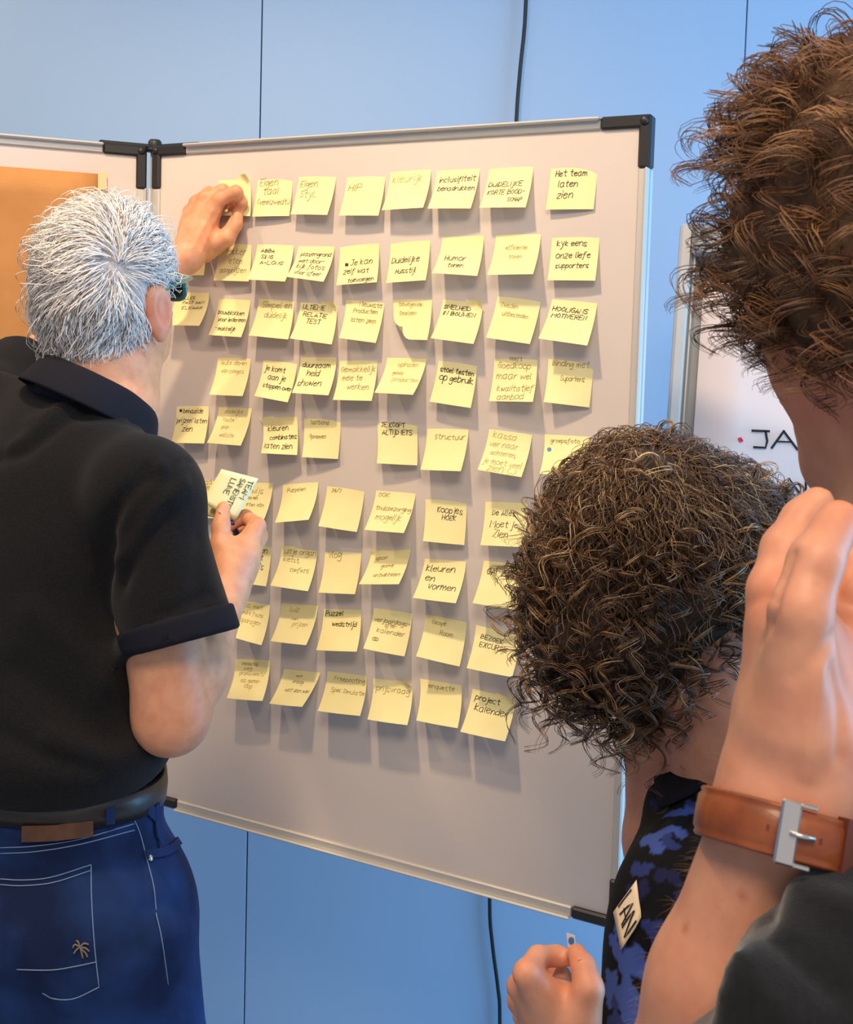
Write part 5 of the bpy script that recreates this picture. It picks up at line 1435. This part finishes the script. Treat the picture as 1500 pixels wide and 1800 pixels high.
for c, r_, col in ((Q_(1478, 915, .5), 0.015, (1.0, 0.86, 0.80)), (i0, 0.02, (1.0, 0.85, 0.80)), (Q_(1490, 1160, .525), 0.02, (1.0, 0.80, 0.76)), (h3 - r3 * 0.05 + f3 * 0.06 - u3 * 0.06, 0.05, (0.92, 0.68, 0.62))):
    w = np.exp(-(np.linalg.norm(fb_.V - c, axis=1) / r_) ** 2)[:, None]; dk = dk * (1 - w) + np.array(col) * w
for (x, y) in ((1305, 1575), (1205, 1632)):       # moles
    c, _ = fb_.hit(x, y); w = np.exp(-(np.linalg.norm(fb_.V - c, axis=1) / 0.0022) ** 2)[:, None]; dk = dk * (1 - w * np.array([0.25, 0.42, 0.5]))
vcol(fbo, dk)
# fine hairs along the forearm
r = np.random.default_rng(5); sel = np.where((fb_.V @ ax3 < w3 @ ax3 + 0.01) & (fb_.V @ ax3 > e3 @ ax3 - 0.02) & (np.linalg.norm(np.cross(fb_.V - e3, ax3), axis=1) < 0.06))[0]
fi = r.choice(sel, 700); p0 = fb_.V[fi]; d0 = fb_.N[fi] * 0.55 + ax3 * 0.3 - v3(0.6, 0, 0.2) + r.normal(size=(700, 3)) * 0.3
d0 /= np.linalg.norm(d0, axis=1, keepdims=True); t_ = np.linspace(0, 1, 5)
pts = p0[:, None] + d0[:, None] * (t_[None, :, None] * r.uniform(0.004, 0.010, (700, 1, 1))) - v3(0, 0, 1) * (t_[None, :, None] ** 2 * 0.003)
M['fuzz'] = material('fine blond body hair', srgb(206, 158, 120), 0.5)
fz_o = strands('arm_hair', pts, np.full((700, 5), 0.00004) * (1.2 - t_), M['fuzz'], frp); fz_o['kind'] = 'stuff'

# --- T-shirt
M['tee'] = material('black cotton jersey', srgb(19, 20, 23), 0.92, spec=0.2, noise=(300, srgb(13, 14, 17), 4), bump=(800, 0.3, 0.0008), sheen=0.3)
hq = Q_(1300, 1790, 0.462); ha = unit(s3 - hq)
h_a = Q_(1398, 1532, 0.455); h_b = Q_(1238, 1790, 0.455)
hn3 = unit(np.cross(h_b - h_a, ray_dir(1320, 1650))); hn3 = hn3 if hn3[0] < 0 else -hn3
tee = [cone(Q_(1330, 1840, 0.455), s3 - v3(0, 0, 0.006), 0.064, 0.066, 0.03), ell(s3, (0.075, 0.075, 0.072), None, 0.03), cone(s3, n3 - Z * 0.10, 0.062, 0.06, 0.04), cone(s3r, n3 - Z * 0.10, 0.062, 0.06, 0.04),
       ell(c3 - Z * 0.14, (0.20, 0.15, 0.22), (unit(s3r - s3), unit(np.cross(Z, s3r - s3)), Z), 0.05), ell(c3 - Z * 0.40, (0.18, 0.14, 0.24), (unit(s3r - s3), unit(np.cross(Z, s3r - s3)), Z), 0.05),
       plane((h_a + h_b) / 2, hn3 + v3(0, 0, 0.0), 0.003)]
def tee_disp(X):
    t = (X - h_a) @ unit(h_b - h_a)
    e = np.exp(-np.abs((X - h_a) @ hn3) / 0.02)
    return 0.0022 * wob(X, 40, 81) + 0.0012 * wob(X, 90, 82) + 0.0035 * np.sin(t * 120) * e
tees = Surf(tee, 0.0048, disp=tee_disp, smooth=1, inside=(v3(-1, -1, 0.85), v3(3, 3, 3)))
for pl, w, a in (([(1350, 1610), (1400, 1680), (1470, 1740)], 0.006, -0.003), ([(1400, 1560), (1450, 1580), (1500, 1600)], 0.008, 0.003), ([(1300, 1690), (1330, 1740), (1380, 1790)], 0.006, 0.0025), ([(1300, 1640), (1345, 1640), (1390, 1660)], .004, -.002)):
    tees.crease(pl, w, a)
tees.finish(); tees.obj('t_shirt', M['tee'], frp)

# --- wrist watch with a brown leather strap
wat = empty('wrist_watch'); tag(wat, 'wrist watch with brown leather strap and silver buckle', 'watch')
M['leather'] = material('brown leather', srgb(150, 78, 34), 0.42, noise=(70, srgb(120, 58, 26), 5), bump=(160, 0.3, 0.0008), coat=0.15)
M['leather_edge'] = material('dark strap edge', srgb(96, 44, 22), 0.6)
M['steel'] = material('brushed steel', srgb(205, 200, 194), 0.3, metal=0.9)
wc = w3 - ax3 * 0.0125
sd = unit(P(1490, 1502, 0.5) - P(1232, 1432, 0.5)); vw = unit(ray_dir(1358, 1462))
sd = unit(sd - vw * (sd @ vw)); wa = unit(np.cross(sd, vw)); wa = wa if wa[2] > 0 else -wa      # strap runs sd, axis wa
dp = -np.cross(sd, wa); dp = dp if dp @ (CAM - wc) > 0 else -dp
_bv = fb_.bvh()
def skin_r(a):
    dv = sd * math.cos(a) + dp * math.sin(a); best = 0.020
    for h in (-0.009, 0.0, 0.009):
        q_ = _bv.ray_cast(Vector(wc + wa * h + dv * 0.07), Vector(-dv))
        if q_[0] is not None: best = max(best, 0.07 - q_[3])
    return best + 0.0006
_ra = np.array([skin_r(2 * math.pi * i / 48) for i in range(48)])
for _ in range(3): _ra = (np.roll(_ra, 1) + 2 * _ra + np.roll(_ra, -1)) / 4
_ra += 0.0008
def ringp(a, r, h):
    k = (a % (2 * math.pi)) / (2 * math.pi) * 48; i = int(k) % 48; t = k - int(k)
    rr = _ra[i] * (1 - t) + _ra[(i + 1) % 48] * t + r
    return wc + sd * math.cos(a) * rr + dp * math.sin(a) * rr + wa * h
def band(a0, a1, prof, n=60):
    V = []; Fc = []; k = len(prof)
    for i in range(n + 1):
        a = a0 + (a1 - a0) * i / n
        V += [ringp(a, r, h) for r, h in prof]
    for i in range(n):
        for j in range(k): j2 = (j + 1) % k; Fc.append((i * k + j, (i + 1) * k + j, (i + 1) * k + j2, i * k + j2))
    Fc += [tuple(range(k))[::-1], tuple(range(n * k, n * k + k))]
    return V, Fc
W2 = 0.0108
prof = [(0.0, -W2), (0.0022, -W2), (0.003, -W2 + 0.0012), (0.0024, -W2 + 0.0024), (0.0036, -W2 + 0.004), (0.0038, 0), (0.0036, W2 - 0.004), (0.0024, W2 - 0.0024), (0.003, W2 - 0.0012), (0.0022, W2), (0.0, W2)]
bk = 1.36      # angle of the buckle
V, Fc = band(bk - 0.05, math.pi + 0.75, prof); st1 = mesh_obj('strap', V, Fc, M['leather'], wat, True)
V, Fc = band(-0.75, bk + 0.02, prof); st2 = mesh_obj('strap', V, Fc, M['leather'], wat, True)
prof2 = [(r_ + 0.003, h * 0.96) for r_, h in prof]
V, Fc = band(bk - 0.75, bk + 0.02, prof2); mesh_obj('strap_tail', V, Fc, M['leather'], wat, True)
V, Fc = band(bk - 0.62, bk - 0.48, [(0.002, -W2 - 0.001), (0.0085, -W2 - 0.001), (0.0085, W2 + 0.001), (0.002, W2 + 0.001)], 6); mesh_obj('keeper_loop', V, Fc, M['leather_edge'], wat)
V, Fc = band(bk + 0.26, bk + 0.29, [(0.0030, -0.0012), (0.0040, -0.0012), (0.0040, 0.0012), (0.0030, 0.0012)], 2); mesh_obj('strap_hole', V, Fc, M['leather_edge'], st1)
V, Fc = band(bk - 0.25, bk - 0.22, [(0.0060, -0.0012), (0.0070, -0.0012), (0.0070, 0.0012), (0.0060, 0.0012)], 2); mesh_obj('strap_hole', V, Fc, M['leather_edge'], st2)
bc = ringp(bk, 0.0065, 0); bt = unit(ringp(bk + 0.05, 0, 0) - ringp(bk - 0.05, 0, 0)); bn = unit(np.cross(bt, wa)); bn = bn if bn @ (CAM - bc) > 0 else -bn
b = MB(); b.box(bc + bt * 0.0035, bt * 0.0042, wa * (W2 + 0.0022), bn * 0.0013, 0.0009); bkl = b.build('buckle', M['steel'], wat)
for s in (1, -1):
    b = MB(); b.box(bc - bt * 0.0035 + wa * s * (W2 + 0.0012), bt * 0.0035, wa * 0.001, bn * 0.0011, 0.0005); b.build('buckle_arm', M['steel'], bkl)
b = MB(); b.tube([bc - bt * 0.007 + bn * 0.001, bc - bt * 0.002 + bn * 0.0022, bc + bt * 0.003 + bn * 0.0022], [0.0012, 0.0012, 0.001], 8); b.build('buckle_tongue', M['steel'], bkl, True)
rb_ = _ra[36]; cs = wc - dp * (rb_ + 0.006)
b = MB(); b.tube([cs + dp * 0.004, cs + dp * 0.003, cs - dp * 0.004, cs - dp * 0.005], [0.017, 0.0195, 0.0195, 0.017], 40); cse = b.build('watch_case', M['steel'], wat, True)
b = MB(); b.tube([cs - dp * 0.005, cs - dp * 0.0056], [0.0165, 0.0160], 40); b.build('watch_face', M['white_paper'], cse)
for s in (1, -1):
    b = MB(); b.box(cs + sd * s * 0.022 + dp * 0.003, sd * 0.006 + dp * 0.002, wa * 0.010, dp * 0.0018, 0.0008); b.build('lug', M['steel'], cse)

# --- wavy brown hair
M['wave_base'] = material('brown hair mass', srgb(80, 55, 36), 0.8, noise=(50, srgb(104, 74, 48), 4), bump=(150, 0.8, 0.003))
M['waves'] = material('wavy brown hair', (1, 1, 1, 1), 0.4, spec=0.5, attr='tint')
hp3 = [ell(h3 + u3 * 0.006 - f3 * 0.006, (0.092, 0.108, 0.114), (r3, f3, u3), 0.02), ell(h3 - r3 * 0.070 - f3 * 0.012 - u3 * 0.04, (0.026, 0.05, 0.05), (r3, f3, u3), 0.02), ell(P(1440, 310, 0.64), (0.040, 0.05, 0.050), None, 0.03), ell(P(1375, 430, 0.645), (0.026, 0.035, 0.036), None, 0.03), ell(P(1520, 220, 0.63), (0.05, 0.05, 0.045), None, 0.03),
       plane(h3 - u3 * 0.070 - f3 * 0.02, -u3 + f3 * 0.35, 0.012),
       ell(h3 - r3 * 0.085 + f3 * 0.085 - u3 * 0.075, (0.05, 0.050, 0.055), (r3, f3, u3), 0.012, 'sub'), ell(h3 + f3 * 0.12 - u3 * 0.06, (0.09, 0.06, 0.055), (r3, f3, u3), 0.012, 'sub')]
wcap = Surf(hp3, 0.005, disp=lambda X: 0.004 * wob(X, 70, 91), smooth=1)
wcap.obj('hair_mass', M['wave_base'], frp)
def locks(surf, n, per, seed, length, rad, steps=16, spread=0.006, curl=0.010):
    r = np.random.default_rng(seed); fi = r.integers(0, len(surf.V), n)
    p0 = surf.V[fi] - surf.N[fi] * 0.008; nr = surf.N[fi]
    crown = h3 + u3 * 0.10 - f3 * 0.05
    away = p0 - crown; away /= np.linalg.norm(away, axis=1, keepdims=True)
    d0 = nr * 0.30 + away * 0.9 + v3(0, 0, 0.05) + r.normal(size=(n, 3)) * 0.38; d0 /= np.linalg.norm(d0, axis=1, keepdims=True)
    L = length * r.uniform(0.6, 1.25, n) * np.clip(0.9 + (p0[:, 2] - h3[2]) * 5, 0.45, 1.1); T = r.uniform(0.8, 1.8, n); ph = r.uniform(0, 6.28, n); hd = r.choice([-1, 1], n)
    pal = np.array([srgb(84, 56, 36)[:3], srgb(122, 84, 54)[:3], srgb(156, 112, 72)[:3], srgb(186, 140, 94)[:3]])
    base = np.clip(r.normal(size=n) * 0.8 + 1.4, 0, 3)
    P_, R_2, C_ = [], [], []
    for k in range(per):
        off = r.normal(size=(n, 3)) * spread; dph = r.normal(size=n) * 0.18; rr = curl * r.uniform(0.8, 1.2, n)
        pts = np.zeros((n, steps, 3)); R = np.zeros((n, steps))
        for s in range(steps):
            t = s / (steps - 1)
            g = v3(0, 0, -1)
            c = p0 + off * (1 - 0.45 * t) + d0 * (L * t * (1 - 0.35 * t))[:, None] + g * (L * 0.30 * t * t)[:, None]
            ax = d0 * (1 - t) + g * t * 1.1; ax /= np.linalg.norm(ax, axis=1, keepdims=True)
            u = np.cross(ax, nr + 0.01); u /= np.maximum(np.linalg.norm(u, axis=1, keepdims=True), 1e-6); w = np.cross(ax, u)
            an = hd * (ph + dph + T * 6.283 * t); e = rr * min(1, t * 2)
            pts[:, s] = c + u * (e * np.cos(an))[:, None] + w * (e * np.sin(an))[:, None]; R[:, s] = rad * (1 - 0.7 * t ** 3)
        P_.append(pts); R_2.append(R); C_.append(pal[np.clip(base + r.normal(size=n) * 0.5, 0, 3).astype(int)])
    return np.concatenate(P_), np.concatenate(R_2), np.concatenate(C_)
add_curls(frp, [locks(wcap, 1000, 7, 95, 0.056, 0.00034, 16, 0.0026, 0.0105)], 'waves', 'waves')
